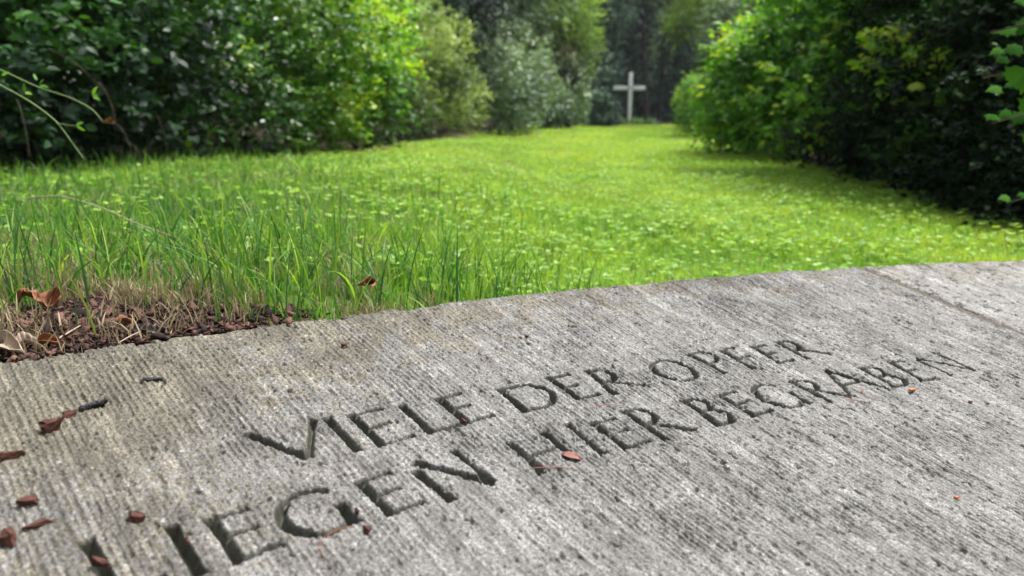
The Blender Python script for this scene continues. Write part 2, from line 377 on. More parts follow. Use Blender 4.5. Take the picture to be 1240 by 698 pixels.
def build_slab(name, th0, th1, thv0, thv1, letters, pitted, label, mort_side):
    root = bpy.data.objects.new(name, None)
    n_in = int((thv1 - thv0) * 8.0 / (.00105 if letters else .0018))
    th = np.concatenate([np.linspace(th0, thv0, 40)[:-1] if th0 < thv0 else [], np.linspace(thv0, thv1, n_in), np.linspace(thv1, th1, 90)[1:] if th1 > thv1 else []])
    rmid = 7.47 if letters else 7.75
    R = np.concatenate([np.linspace(7.18, rmid, 20)[:-1], np.linspace(rmid, RE - .004, int((RE - .004 - rmid) / .00108))])
    TH, RR = np.meshgrid(th, R, indexing='ij')
    X = SC[0] + RR * np.sin(TH); Y = SC[1] + RR * np.cos(TH)
    z, carve = slab_heights(X, Y, letters, pitted)
    ea = (noise(X / .02, Y / .02, 31) - .5)
    z -= sm(RR, RE - .016, RE - .004) * (.002 + .012 * np.clip(ea, 0, 1)) + sm(noise(X / .018, Y / .018, 35), .68, .8) * sm(RR, RE - .02, RE - .006) * .006        # worn arris
    jt = thv1 if letters else thv0
    z -= sm(-np.abs(TH - jt) * 8.0, -.007, 0) * .0028 * (1 + 1.5 * np.clip((noise(Y / .02, X / .02, 33) - .4), 0, 1))
    nr, nc = X.shape[1], X.shape[0]
    V = np.stack([X, Y, z], -1).reshape(-1, 3)
    i = np.arange(nc - 1)[:, None] * nr; j = np.arange(nr - 1)[None]
    Fc = np.stack([i + j, i + j + 1, i + nr + j + 1, i + nr + j], -1).reshape(-1, 4)[:, ::-1]
    # skirt: all four edges down
    border = np.concatenate([np.arange(nc) * nr + nr - 1, ((nc - 1) * nr + np.arange(nr))[::-1][1:], (np.arange(nc) * nr)[::-1][1:], np.arange(nr)[1:]])
    bx, by = V[border, 0], V[border, 1]; rr = np.hypot(bx - SC[0], by - SC[1])
    outer = rr > RE - .0045
    grow = np.where(outer, .004, 0.0)
    k = len(border); base = len(V); rings = [border]
    for dz, e in ((-.010, 1.0), (-.13, .6)):
        W = np.stack([bx + (bx - SC[0]) / rr * grow * e + (noise(bx / .01, by / .01, 40) - .5) * .001, by + (by - SC[1]) / rr * grow * e, np.full(k, dz)], -1)
        rings.append(np.arange(k) + base + (len(rings) - 1) * k); V = np.concatenate([V, W])
    for a, b in zip(rings[:-1], rings[1:]):
        q = np.arange(k - 1)
        Fc = np.concatenate([Fc, np.stack([a[q], b[q], b[q + 1], a[q + 1]], -1)[:, ::-1]])
    X_, Y_ = V[:, 0], V[:, 1]
    lich = np.clip(.75 * sm(-X_, -.25, .55) * (.4 + .6 * noise(X_ / .13, Y_ / .13, 50)) + .75 * sm(np.hypot(X_ - SC[0], Y_ - SC[1]), RE - .34, RE) * noise(X_ / .025, Y_ / .025, 51) ** 1.3 * 1.2, 0, 1)
    alg_shade = np.zeros(len(V)); alg_shade[:carve.size] = np.clip(carve.ravel() / .004, 0, 1)
    ga_, gr_ = np.arctan2(X_ - GP[0], Y_ - GP[1]) * 4.6, np.hypot(X_ - GP[0], Y_ - GP[1])
    stk = .5 * noise(ga_ / .0030, gr_ / .05, 55) + .3 * noise(ga_ / .0075, gr_ / .14, 56) + .2 * noise(ga_ / .0018, gr_ / .012, 57)
    o = mk(name, V, Fc, M['stone' if letters else 'palestone'], attrs={'lichen': lich, 'algae_shade': alg_shade, 'streak': stk}, smooth=True)
    o.matrix_world = SM
    tag(o, label, 'stone slab')
    # rough footing course under the cap
    t2 = np.linspace(th0, th1, 40); ro, ri = RE - .05, 7.25; z0, z1 = -.128, -.42
    Vb = []
    for r_, zz in ((ri, z0), (ro, z0), (ro, z1), (ri, z1)): Vb.append(np.stack([SC[0] + r_ * np.sin(t2), SC[1] + r_ * np.cos(t2), np.full(40, zz)], -1))
    Vb = np.concatenate(Vb); q = np.arange(39); Fb = []
    for a in range(4):
        b = (a + 1) % 4; Fb.append(np.stack([a * 40 + q, b * 40 + q, b * 40 + q + 1, a * 40 + q + 1], -1))
    Fb.append(np.array([[0, 40, 80, 120], [39, 159, 119, 79]]))
    mk('footing', Vb, np.concatenate(Fb), M['mortar'], o)
    return o
u_ = sl(1042, 323) - SC; THJ = math.atan2(u_[0], u_[1]); J = .011 / 8
slab = build_slab('engraved_slab', math.radians(-44), THJ - J, math.radians(-38.2), THJ - J, True, 0.0,
                  'grey combed limestone slab of the curved wall, carved with two lines of German capitals', None)
slab2 = build_slab('plain_slab', THJ + J, math.radians(-15), THJ + J, math.radians(-22), False, .75,
                   'uncarved pitted grey slab beyond the brown mortar joint at the far right', None)
# mortar joint between the two stones
rj = np.linspace(7.2, RE - .004, 500); aj = np.linspace(-1, 1, 9)
RJ, AJ = np.meshgrid(rj, aj, indexing='ij')
THm = THJ + AJ * J
Xj = SC[0] + RJ * np.sin(THm); Yj = SC[1] + RJ * np.cos(THm)
Zj = -.0028 + (noise(Xj / .006, Yj / .006, 61) - .5) * .0014 + (noise(Xj / .0025, Yj / .0025, 62) - .5) * .001 - sm(AJ, .45, 1.0) * .006 * (.3 + noise(RJ / .05, AJ * 0, 63))
Vj = np.stack([Xj, Yj, Zj], -1).reshape(-1, 3); i = np.arange(499)[:, None] * 9; j = np.arange(8)[None]
Fj = np.stack([i + j, i + 9 + j, i + 10 + j, i + j + 1], -1).reshape(-1, 4)[:, ::-1]
mk('mortar_joint', Vj, Fj, M['mortar'], slab, smooth=True)

# ------------------------------------------------------------------ terrain
def XL(y): return np.interp(y, [0, 2, 4.0, 5.0, 6.6, 9, 12, 16, 21, 30], [-4.6, -4.4, -3.8, -3.2, -1.9, -1.55, -1.25, -.95, -.4, 1.1])
def XR(y): return np.interp(y, [0, 1.6, 2.85, 5.4, 10, 15, 24, 31], [1.9, 2.05, 2.15, 2.5, 2.85, 3.85, 5.6, 7.4])
def g(x, y):
    x = np.asarray(x, float); y = np.asarray(y, float)
    h = .165 * sm(-x, -.35, .42) * (1 - .45 * sm(y, 2.2, 8)) * (1 - sm(y, 8, 14)) * (1 - .35 * sm(-x, 2, 5))
    h = h * sm(y, -1, .3)
    R, th = slabR(x, y)
    h = np.where(R < RE + .004, 0 * h, h)
    h += (noise(x / .9, y / .9, 70) - .5) * .03 * sm(y, 1.5, 3) + (noise(x / .2, y / .2, 71) - .5) * .012 * (R > RE + .01)
    h += .35 * sm(XL(y) - .3 - x, 0, 3) * sm(y, 3, 5)                        # bank under the shrubs
    # bare earth mound at the foot of the shrubs
    h += .20 * np.exp(-(((x + 1.2) / .6) ** 2 + ((y - 14.8) / 1.5) ** 2))
    return h
def fine(a, b, c, d, step, far):
    left = -np.geomspace(step, far, 40)[::-1] + a; mid = np.arange(a, b, step); right = np.geomspace(step, far, 40) + b
    return np.concatenate([left, mid, right])
gx = fine(-2.4, 2.6, 0, 0, .03, 300); gy = fine(.3, 4.2, 0, 0, .03, 300)
GX, GY = np.meshgrid(gx, gy, indexing='ij'); GZ = g(GX, GY)
# keep the soil below the slab top
R_, T_ = slabR(GX, GY)
V = np.stack([GX, GY, GZ], -1).reshape(-1, 3); n2 = len(gy)
i = np.arange(len(gx) - 1)[:, None] * n2; j = np.arange(n2 - 1)[None]
Fc = np.stack([i + j, i + n2 + j, i + n2 + j + 1, i + j + 1], -1).reshape(-1, 4)
def mulch_w(x, y):
    R, th = slabR(x, y); wid = np.clip((-.27 - x) * .85, 0, .30)
    return np.clip((wid - (R - RE)) / .06 + .5 + (noise(x / .05, y / .05, 81) - .5) * 2.2, 0, 1) * (R > RE - .02) * sm(-x, .24, .36)
mt, nt, N, L = newmat('lawn soil')
tc = N.new('ShaderNodeTexCoord'); no = N.new('ShaderNodeTexNoise'); no.inputs['Scale'].default_value = 2.5; no.inputs['Detail'].default_value = 8
L.new(tc.outputs['Object'], no.inputs['Vector'])
r1 = ramp(N, [(0.35, (0.06, 0.13, 0.02)), (0.6, (0.10, 0.21, 0.025)), (0.8, (0.16, 0.20, 0.05))]); L.new(no.outputs['Fac'], r1.inputs['Fac'])
no2 = N.new('ShaderNodeTexNoise'); no2.inputs['Scale'].default_value = 60; no2.inputs['Detail'].default_value = 6; L.new(tc.outputs['Object'], no2.inputs['Vector'])
r2 = ramp(N, [(0.3, (0.010, 0.009, 0.005)), (0.7, (0.04, 0.03, 0.018))]); L.new(no2.outputs['Fac'], r2.inputs['Fac'])
at = N.new('ShaderNodeAttribute'); at.attribute_name = 'bare'
mx = N.new('ShaderNodeMix'); mx.data_type = 'RGBA'; L.new(at.outputs['Fac'], mx.inputs[0]); L.new(r1.outputs[0], mx.inputs[6]); L.new(r2.outputs[0], mx.inputs[7])
at2 = N.new('ShaderNodeAttribute'); at2.attribute_name = 'dust'
mx2 = N.new('ShaderNodeMix'); mx2.data_type = 'RGBA'; L.new(at2.outputs['Fac'], mx2.inputs[0]); L.new(mx.outputs[2], mx2.inputs[6]); mx2.inputs[7].default_value = (.20, .155, .10, 1)
b = N.new('ShaderNodeBsdfPrincipled'); L.new(mx2.outputs[2], b.inputs['Base Color']); b.inputs['Roughness'].default_value = .95; b.inputs['Specular IOR Level'].default_value = .1
bp = N.new('ShaderNodeBump'); bp.inputs['Strength'].default_value = .6; bp.inputs['Distance'].default_value = .01; L.new(no2.outputs['Fac'], bp.inputs['Height']); L.new(bp.outputs[0], b.inputs['Normal'])
o_ = N.new('ShaderNodeOutputMaterial'); L.new(b.outputs[0], o_.inputs['Surface'])
def bare(x, y):
    b = mulch_w(x, y)
    b = np.maximum(b, np.maximum(sm(XL(y) - x, -.25, .1), sm(x - XR(y), -.1, .15)))
    b = np.maximum(b, sm(y, 30.5, 31.5))
    b = np.maximum(b, .95 * np.exp(-(((x + .98) / .5) ** 2 + ((y - 14.0) / 1.9) ** 2) * 1.2))
    b = np.maximum(b, .75 * np.exp(-(((x + 1.55) / .45) ** 2 + ((y - 7.4) / 1.0) ** 2)) * (.6 + .8 * noise(x / .2, y / .2, 5)))
    b = np.maximum(b, .95 * np.exp(-((x - XL(y) - .4) / .55) ** 2) * sm(noise(x / .35, y / .5, 6), .25, .6) * (y < 9) * (y > 3.5))
    b = np.maximum(b, .8 * sm(-x, .1, .5) * sm(1.5 - y, 0, .35))
    return np.clip(b, 0, 1)
def dust(x, y):
    b = .95 * np.exp(-(((x + .98) / .5) ** 2 + ((y - 14.0) / 1.9) ** 2) * 1.2)
    b = np.maximum(b, .95 * np.exp(-((x - XL(y) - .4) / .55) ** 2) * sm(noise(x / .35, y / .5, 6), .25, .6) * (y < 9) * (y > 3.5))
    return np.maximum(b, .8 * np.exp(-(((x + 1.6) / .5) ** 2 + ((y - 7.4) / 1.0) ** 2)) * (.6 + .8 * noise(x / .2, y / .2, 5))).clip(0, 1)
ground = mk('ground', V, Fc, mt, attrs={'bare': bare(GX, GY).ravel(), 'dust': dust(GX, GY).ravel()}, smooth=True); tag(ground, kind='structure')

# ------------------------------------------------------------------ grass
def blades(X, Y, Z, H, W, az, bend, segs, rnd, face=None):
    n = len(X); t = np.linspace(0, 1, segs + 1)
    fa = rng.uniform(0, np.pi, n) if face is None else face
    S_ = np.stack([np.cos(fa), np.sin(fa), np.zeros(n)], -1)
    Dv = np.stack([np.cos(az), np.sin(az), np.zeros(n)], -1)
    B = np.stack([X, Y, Z - .003], -1)
    a = bend[:, None] * t[None]          # bend angle grows along the blade
    dz = np.cumsum(np.concatenate([np.zeros((n, 1)), np.cos(a[:, 1:])], 1), 1) / segs
    dh = np.cumsum(np.concatenate([np.zeros((n, 1)), np.sin(a[:, 1:])], 1), 1) / segs
    C = B[:, None] + (H[:, None] * dh)[..., None] * Dv[:, None] + np.stack([0 * dz, 0 * dz, H[:, None] * dz], -1)
    w = (W[:, None] * (1 - t[None] ** 2.2) * .5 + .0001)[..., None] * S_[:, None]
    V = np.stack([C - w, C + w], 2).reshape(-1, 3)
    k = (segs + 1) * 2; i = np.arange(n)[:, None] * k; j = np.arange(segs)[None] * 2
    Fc = np.stack([i + j, i + j + 1, i + j + 3, i + j + 2], -1).reshape(-1, 4)
    return V, Fc, np.repeat(rnd, k)
def merge(parts):
    VV, FF, RR, o = [], [], [], 0
    for V, Fc, r in parts: VV.append(V); FF.append(Fc + o); RR.append(r); o += len(V)
    return np.concatenate(VV), np.concatenate(FF), np.concatenate(RR)
def scatter(n, x0, x1, y0, y1, keep):
    x = rng.uniform(x0, x1, n); y = rng.uniform(y0, y1, n)
    R, th = slabR(x, y); m = (R > RE + .006) & (np.abs(x) < .85 * y + .95) & (rng.uniform(size=n) < keep(x, y))
    return x[m], y[m]
lawn_keep = lambda x, y: (1 - np.clip(bare(x, y) * 1.15, 0, 1)) * (x > XL(y) - .1) * (x < XR(y) + .12) * (y < 31.3)
gp = []
for (n, y0, y1, hm, wm, segs) in ((95000, .8, 2.7, .024, .0023, 4), (170000, 2.6, 6.2, .026, .0034, 3), (230000, 6, 14, .036, .006, 2), (190000, 13, 32, .04, .012, 2)):
    xm = min(.85 * y1 + .5, 7.5); n = int(n * 1.15)
    x, y = scatter(n, -min(xm, 4.8), xm, y0, y1, lawn_keep)
    k = len(x); patch = noise(x / .35, y / .35, 90); h = hm * (.55 + .9 * patch) * rng.uniform(.6, 1.4, k)
    rr = np.clip(.16 + .12 * np.exp(-((x - .1 * y + .6) / 1.4) ** 2) * sm(y, 2, 4) - .35 * sm(-x, -.1, .9) * (1 - sm(y, 2.6, 5)) + .45 * noise(x / .5, y / .8, 91) + .25 * noise(x / .12, y / .2, 92) + rng.normal(0, .17, k) + .15 * sm(x, -1, 1.5), 0, 1)
    gp.append(blades(x, y, g(x, y), h, wm * rng.uniform(.6, 1.3, k), rng.uniform(0, 6.28, k), rng.uniform(.1, 1.3, k), segs, rr))
V, Fc, r = merge(gp)
tag(mk('grass', V, Fc, M['grass'], rnd=r), 'short vivid green lawn grass running to the far cross', 'grass', kind='stuff')
# long unmown grass along the left of the slab
gp = []
def longgrass(n, x0, x1, y0, y1, hm, hs, wm, lim=None):
    x, y = scatter(n, x0, x1, y0, y1, lambda x, y: (1 - .93 * mulch_w(x, y)) * np.clip(1.1 - 1.08 * sm(x, -.15, .5), 0, 1) * (noise(x / .06, y / .06, 95) ** 1.6 * 1.7))
    k = len(x); h = np.clip(rng.normal(hm, hs, k), .02, .2)
    rr = np.clip(rng.normal(.26, .2, k), 0, 1)
    return blades(x, y, g(x, y), h, wm * rng.uniform(.6, 1.3, k), rng.uniform(0, 6.28, k), rng.uniform(.1, 1.25, k) ** 1.3 * 1.5, 6, rr)
gp.append(longgrass(8500, -2.1, .8, .85, 1.9, .065, .022, .0024))
gp.append(longgrass(9000, -2.8, .4, 1.6, 3.4, .075, .028, .0030))
gp.append(longgrass(2600, -1.0, .45, .95, 1.6, .115, .025, .0034))
gp.append((lambda a: (a[0], a[1], a[2] * .35))(longgrass(1500, -1.0, .5, .95, 1.6, .10, .03, .0036)))
gp.append(longgrass(3500, -3.8, -.8, 3.2, 5.2, .09, .03, .005))
V, Fc, r = merge(gp)
tag(mk('long_grass', V, Fc, M['grass'], rnd=r), 'tall loose grass blades rising behind the left part of the slab', 'grass', kind='stuff')
# dry straw at the bases beside the mulch
x, y = scatter(60000, -1.3, .25, .85, 1.75, lambda x, y: (1 - .8 * mulch_w(x, y)) * sm(noise(x / .05, y / .05, 97), .35, .7) * np.clip(1.2 - sm(y + .5 * x, .85, 1.45), 0, 1) * (1 - sm(x, -.15, .2)))
k = len(x); st = [blades(x, y, g(x, y), rng.uniform(.014, .050, k), rng.uniform(.0012, .0030, k), rng.uniform(0, 6.28, k), rng.uniform(.1, 1.4, k), 4, rng.uniform(0, 1, k))]
x, y = scatter(26000, -3.6, 0.2, 1.5, 9.5, lambda x, y: (x > XL(y)) * sm(noise(x / .3, y / .3, 98), .45, .8)); k = len(x)
xs, ys = scatter(110000, -3.4, 2.2, 1.9, 16, lambda x, y: lawn_keep(x, y) * (.25 + .75 * sm(noise(x / .5, y / .9, 58), .4, .75)) * np.exp(-((x - .1 * y + .9) / 1.3) ** 2))
x = np.concatenate([x, xs]); y = np.concatenate([y, ys]); k = len(x)
st.append(blades(x, y, g(x, y), rng.uniform(.02, .045, k), rng.uniform(.002, .004, k), rng.uniform(0, 6.28, k), rng.uniform(.3, 1.5, k), 3, rng.uniform(0, 1, k)))
V, Fc, r = merge(st)
tag(mk('dry_grass', V, Fc, M['straw'], rnd=r), 'pale dry straw stubble between the green blades and the bark mulch', 'dry grass', kind='stuff')
# clover and small broad leaves in the lawn
cp = []
for (n, y0, y1, ln) in ((4200, 1.25, 2.6, .013), (12000, 2.4, 5.5, .016), (12000, 5.2, 12, .020), (5000, 11, 24, .03)):
    xm = .72 * y1
    x, y = scatter(n, -min(xm, 4.5), min(xm, 6), y0, y1, lambda x, y: lawn_keep(x, y) * (.35 + .65 * sm(noise(x / .15, y / .2, 99), .25, .75)) * (.25 + .75 * sm(x + .35 * y, .0, .9)))
    k = len(x); z = g(x, y) + rng.uniform(.018, .045, k)
    az0 = rng.uniform(0, 6.28, k)
    for q in range(3):
        az = az0 + q * 2.09 + rng.normal(0, .15, k)
        D = np.stack([np.cos(az), np.sin(az), rng.uniform(-.1, .5, k)], -1); Nn = np.stack([rng.normal(0, .3, k), rng.normal(0, .3, k), np.ones(k)], -1)
        Ls = ln * rng.uniform(.7, 1.4, k); Vc, Fk = leaves(np.stack([x, y, z], -1), D, Nn, Ls, Ls * .95, .05)
        cp.append((Vc, Fk, np.repeat(rng.uniform(0, 1, k), 7)))
V, Fc, r = merge(cp)
tag(mk('clover', V, Fc, M['clover'], rnd=r), 'small pale clover and weed leaves sprinkled through the lawn', 'clover', kind='stuff')
# ------------------------------------------------------------------ bark mulch
def chips(n, x0, x1, y0, y1, s0, s1, dens):
    x = rng.uniform(x0, x1, n); y = rng.uniform(y0, y1, n)
    R, th = slabR(x, y); m = (R > RE - .012) & (rng.uniform(size=n) < dens(x, y)); over = rng.uniform(size=n) < .05; m = m & ((R > RE + .004) | over); x, y, R = x[m], y[m], R[m]; k = len(x)
    # pieces lying over the stone's edge rest on the stone
    loc = Minv @ np.stack([x - SO[0], y - SO[1]]); zs = SO[2] + loc[0] * EX[2] + loc[1] * EY[2]
    z = np.where(R < RE + .003, zs + .001, g(x, y)) + rng.uniform(0, .007, k)
    s = np.exp(rng.uniform(np.log(s0), np.log(s1), k))
    corners = np.array([[a, b_, c] for c in (-1, 1) for a, b_ in ((-1, -1), (1, -1), (1, 1), (-1, 1))], float) * .5
    Cn = corners[None] * np.stack([s, s * rng.uniform(.18, .9, k), s * rng.uniform(.08, .30, k)], -1)[:, None]
    Cn *= rng.uniform(.45, 1.15, (k, 8, 1))
    A = rv(k); up = unit(np.stack([rng.normal(0, .6, k), rng.normal(0, .6, k), np.ones(k)], -1)); A = unit(np.cross(up, A)); B = np.cross(up, A)
    V = np.stack([x, y, z], -1)[:, None] + Cn[..., 0:1] * A[:, None] + Cn[..., 1:2] * B[:, None] + Cn[..., 2:3] * up[:, None]
    f = np.array([[0, 3, 2, 1], [4, 5, 6, 7], [0, 1, 5, 4], [1, 2, 6, 5], [2, 3, 7, 6], [3, 0, 4, 7]])
    Fc = (f[None] + 8 * np.arange(k)[:, None, None]).reshape(-1, 4)
    return V.reshape(-1, 3), Fc, np.repeat(rng.uniform(0, 1, k) ** 2.2, 8)
V, Fc, r = merge([chips(60000, -1.3, -.02, .7, 1.7, .003, .014, lambda x, y: np.clip(mulch_w(x, y), 0, 1)),
                  chips(5000, -1.3, -.02, .7, 1.7, .012, .026, lambda x, y: np.clip(mulch_w(x, y), 0, 1) * .9),
                  chips(5000, -.45, -.25, .9, 1.35, .003, .008, lambda x, y: .25 * (slabR(x, y)[0] < RE + .04))])
tag(mk('bark_mulch', V, Fc, M['bark'], rnd=r), 'dark red brown bark mulch heaped against the left edge of the slab', 'mulch', kind='stuff')

# ------------------------------------------------------------------ small things lying about
def blob_chip(name, p, size, mat, label, cat, rot=0., parent=None, seed=0, frame='slab', group=None, tilt=0.):
    """an irregular angular flake: size = (length, width, thickness)"""
    rs = np.random.default_rng(seed + 100)
    size = (size[0] * 1.15, size[1] * 1.15, size[2] * 1.4)
    pts = rs.uniform(-1, 1, (16, 3)); pts = pts / np.maximum(1, (np.abs(pts) ** 3).sum(1, keepdims=True) ** (1 / 3)) * np.array([1, 1, .9])
    pts[:8] = np.sign(pts[:8]) * (.45 + .5 * np.abs(pts[:8])); pts = pts * np.array(size) * .5
    pts[:, 1] *= 1 - .45 * (pts[:, 0] / size[0] + .5) * rs.uniform(0, 1)
    c, s = math.cos(rot), math.sin(rot)
    pts = pts.reshape(-1, 3) @ np.array([[c, s, 0], [-s, c, 0], [0, 0, 1]])
    if tilt: pts = pts @ np.array([[1, 0, 0], [0, math.cos(tilt), math.sin(tilt)], [0, -math.sin(tilt), math.cos(tilt)]])
    pts[:, 2] -= pts[:, 2].min() * .9
    bm = bmesh.new(); vs_ = [bm.verts.new(p_) for p_ in pts]
    r_ = bmesh.ops.convex_hull(bm, input=vs_); bmesh.ops.delete(bm, geom=list({e_ for e_ in r_['geom_interior'] + r_['geom_unused'] if isinstance(e_, bmesh.types.BMVert)}), context='VERTS')
    bmesh.ops.subdivide_edges(bm, edges=bm.edges[:], cuts=1, use_grid_fill=True)
    for v_ in bm.verts: v_.co += Vector(rs.normal(size=3) * size[2] * .045)
    me = bpy.data.meshes.new(name); bm.to_mesh(me); bm.free(); me.materials.append(mat)
    o = bpy.data.objects.new(name, me); COL.objects.link(o)
    if frame == 'slab':
        mw = SM.copy(); w = slw(p, .0004); mw.translation = w.tolist(); o.matrix_world = mw
    else: o.location = p
    if parent is None: tag(o, label, cat, group)
    else:
        o.parent = parent; o.matrix_parent_inverse = parent.matrix_world.inverted()
    return o
GR = 'bark chips scattered on the slab'
blob_chip('bark_chip', sl(62, 521), (.022, .013, .011), M['chip'], 'thick red brown bark chip touching the dark twig on the left of the slab', 'bark chip', .9, seed=1, group=GR)
blob_chip('bark_chip', sl(84, 506), (.013, .008, .006), M['chip'], 'small reddish chip wedged between the thick chip and the dark twig', 'bark chip', .5, seed=2, group=GR)
blob_chip('bark_chip', sl(14, 555), (.021, .010, .006), M['chip'], 'thin bark chip at the left picture edge below the chip beside the twig', 'bark chip', .45, seed=3, group=GR)
blob_chip('bark_chip', sl(34, 611), (.015, .012, .007), M['chip'], 'roundish brown chip alone between the thin chip and the lowest pair', 'bark chip', .2, seed=4, group=GR)
blob_chip('bark_chip', sl(165, 631), (.016, .011, .007), M['chip'], 'flat dark red bark chip lying just left above the carved I', 'bark chip', -.2, seed=5, group=GR)
blob_chip('bark_chip', sl(12, 657), (.011, .014, .011), M['chip'], 'upright stubby bark chip in the lowest left corner of the slab', 'bark chip', .1, seed=6, group=GR)
blob_chip('bark_chip', sl(45, 638), (.022, .006, .005), M['chip'], 'narrow bark splinter leaning off the stubby corner chip', 'bark chip', .75, seed=7, group=GR)
blob_chip('bark_chip', sl(122, 686), (.012, .011, .008), M['chip'], 'brown bark chip sitting in the carved L at the lower left', 'bark chip', -.5, seed=8, group=GR)
blob_chip('bark_chip', sl(227, 655), (.013, .003, .003), M['chip'], 'slim bark splinter caught on the edge of the carved I in the lower line', 'bark chip', -1.0, seed=9, group=GR)
blob_chip('bark_chip', sl(560, 512), (.012, .005, .004), M['chip'], 'tiny pinkish splinter lying in the second E of the upper line', 'bark chip', -.6, seed=10, group=GR)
blob_chip('bark_chip', sl(432, 622), (.006, .005, .004), M['chip'], 'tiny red chip in the lower end of the carved E after the G', 'bark chip', -.6, seed=21, group=GR)
for k, (px, py, s, lab) in enumerate(((638, 409, .006, 'tiny red brown crumb on bare stone above the carved word DER'), (417, 420, .009, 'curled reddish crumb near the back edge of the slab above the carved V'),
      (1175, 489, .006, 'tiny dark crumb on bare stone right of the last carved N'), (962, 394, .005, 'tiny orange crumb above the last carved R of the upper line'))):
    blob_chip('crumb', sl(px, py), (s, s * .8, s * .5), M['chip'], lab, 'crumb', .3 * k, seed=30 + k)
for k, (px, py, s, lab) in enumerate(((1104, 474, .010, 'orange seed scale just below the carved B of the lower line'), (1158, 604, .007, 'small bright orange seed scale on the bare lower right stone'))):
    blob_chip('seed_scale', sl(px, py), (s, s * .6, s * .4), M['orange'], lab, 'seed scale', .3, seed=40 + k)
blob_chip('flower_bud', sl(443, 646), (.007, .007, .006), M['chip'], 'round dark red bud below the carved G and E', 'bud', 0, seed=50)
# dark catkin twig
tw = blob_chip('dark_twig', sl(112, 494), (.026, .006, .005), M['darkchip'], 'short knobbly black twig lying beside the thick bark chip', 'twig', .55, seed=11)
for k in range(7):
    p = sl(100 + 4.6 * k, 498 - 1.6 * k)
    o = blob_chip('knob', p, (.0055, .005, .0045), M['darkchip'], None, None, k, seed=60 + k)
    mw = o.matrix_world.copy(); o.parent = tw; o.matrix_parent_inverse = SM.inverted() @ Matrix.Identity(4)
    tw_m = SM.copy(); tw_m.translation = slw(sl(112, 494), .0004).tolist(); m2 = SM.copy(); m2.translation = slw(p, .0008).tolist()
    o.matrix_parent_inverse = tw_m.inverted(); o.matrix_world = m2
blob_chip('dark_flake', sl(186, 461), (.022, .005, .003), M['darkchip'], 'thin blackish flake on the mossy stone right of the dark twig', 'flake', .3, seed=12)

# flat petal-like leaf resting on the carved H
def leafgrid(outline, curl, nn=9):
    """outline: list of (t, halfwidth); returns grid of points (local x along, y across, z up)"""
    t = np.linspace(0, 1, 26); hw = np.interp(t, [o[0] for o in outline], [o[1] for o in outline])
    s = np.linspace(-1, 1, nn); T, Sx = np.meshgrid(t, s, indexing='ij'); H = hw[:, None] * np.ones_like(Sx)
    x = T; y = Sx * H; z = curl(T, Sx)
    V = np.stack([x, y, z], -1).reshape(-1, 3); i = np.arange(25)[:, None] * nn; j = np.arange(nn - 1)[None]
    return V, np.stack([i + j, i + nn + j, i + nn + j + 1, i + j + 1], -1).reshape(-1, 4)
def lay_leaf(name, p, length, outline, curl, mat, label, cat, rot, frame, tilt=0., solid=.0006):
    V, Fc = leafgrid(outline, curl); V = V * length; V[:, 0] -= length / 2
    V[:, 2] += (noise(V[:, 0] / .006, V[:, 1] / .006, 7) - .5) * .002
    c, s = math.cos(rot), math.sin(rot)
    V = V @ np.array([[1, 0, 0], [0, math.cos(tilt), math.sin(tilt)], [0, -math.sin(tilt), math.cos(tilt)]])
    V = V @ np.array([[c, s, 0], [-s, c, 0], [0, 0, 1]])
    V[:, 2] -= V[:, 2].min()
    o = mk(name, V, Fc, mat, smooth=True)
    md = o.modifiers.new('thick', 'SOLIDIFY'); md.thickness = solid
    if frame == 'slab': mw = SM.copy(); mw.translation = slw(p, .0006).tolist(); o.matrix_world = mw
    else: o.location = p
    return tag(o, label, cat)
oval = [(0, .0), (.08, .14), (.3, .25), (.6, .25), (.85, .15), (1, 0)]
M['petal'] = roughmat('dull red petal', (0.16, 0.06, 0.045), (0.30, 0.13, 0.10), 120, 0.6, 0.5, 0.4, 0.002)
lay_leaf('fallen_petal', sl(692, 555), .021, oval, lambda t, s: .10 * s * s + .08 * np.sin(t * 3), M['petal'], 'dull red oval petal lying across the carved H', 'petal', -.35, 'slab', .15)
oak = [(0, .01), (.12, .02), (.2, .12), (.28, .07), (.38, .24), (.46, .13), (.58, .34), (.66, .18), (.78, .3), (.86, .14), (.94, .14), (1, .0)]
def gpt(px, py, d, dz=0):
    w = P(px, py, d); w[2] = float(g(w[0], w[1])) + dz; return tuple(w)
# photo-space list: place on mulch by depth
lay_leaf('dry_leaf', gpt(50, 372, 1.10, .004), .062, oak, lambda t, s: .16 * np.sin(t * 7 + s) * (1 - .3 * s) + .22 * s * s, M['dryleaf'], 'curled orange brown oak leaf lying on the bark mulch below the grass', 'dry leaf', .1, 'w', .35)
lay_leaf('dry_leaf', gpt(16, 424, .885, .004), .040, oval, lambda t, s: .25 * np.sin(t * 4) + .3 * s * s, M['paleleaf'], 'pale beige leaf scrap on the mulch at the left picture edge', 'dry leaf', -.5, 'w', .6)
lay_leaf('dry_leaf', gpt(36, 424, .90, .004), .026, oak, lambda t, s: .25 * np.sin(t * 5) + .4 * s * s, M['paleleaf'], 'crumpled pale leaf scrap against the slab edge next to the beige one', 'dry leaf', .9, 'w', -.5)
lay_leaf('dry_leaf', gpt(62, 424, .905, .004), .022, oval, lambda t, s: .3 * np.sin(t * 4) + .6 * s * s, M['dryleaf'], 'small curled orange leaf touching the slab edge in the mulch', 'dry leaf', .3, 'w', .7)
lay_leaf('dry_leaf', gpt(188, 404, .965, .001), .030, oak, lambda t, s: .2 * np.sin(t * 6) + .35 * s * s, M['greyleaf'], 'rolled dark grey leaf at the slab edge where mulch meets straw', 'dry leaf', .2, 'w', .8)
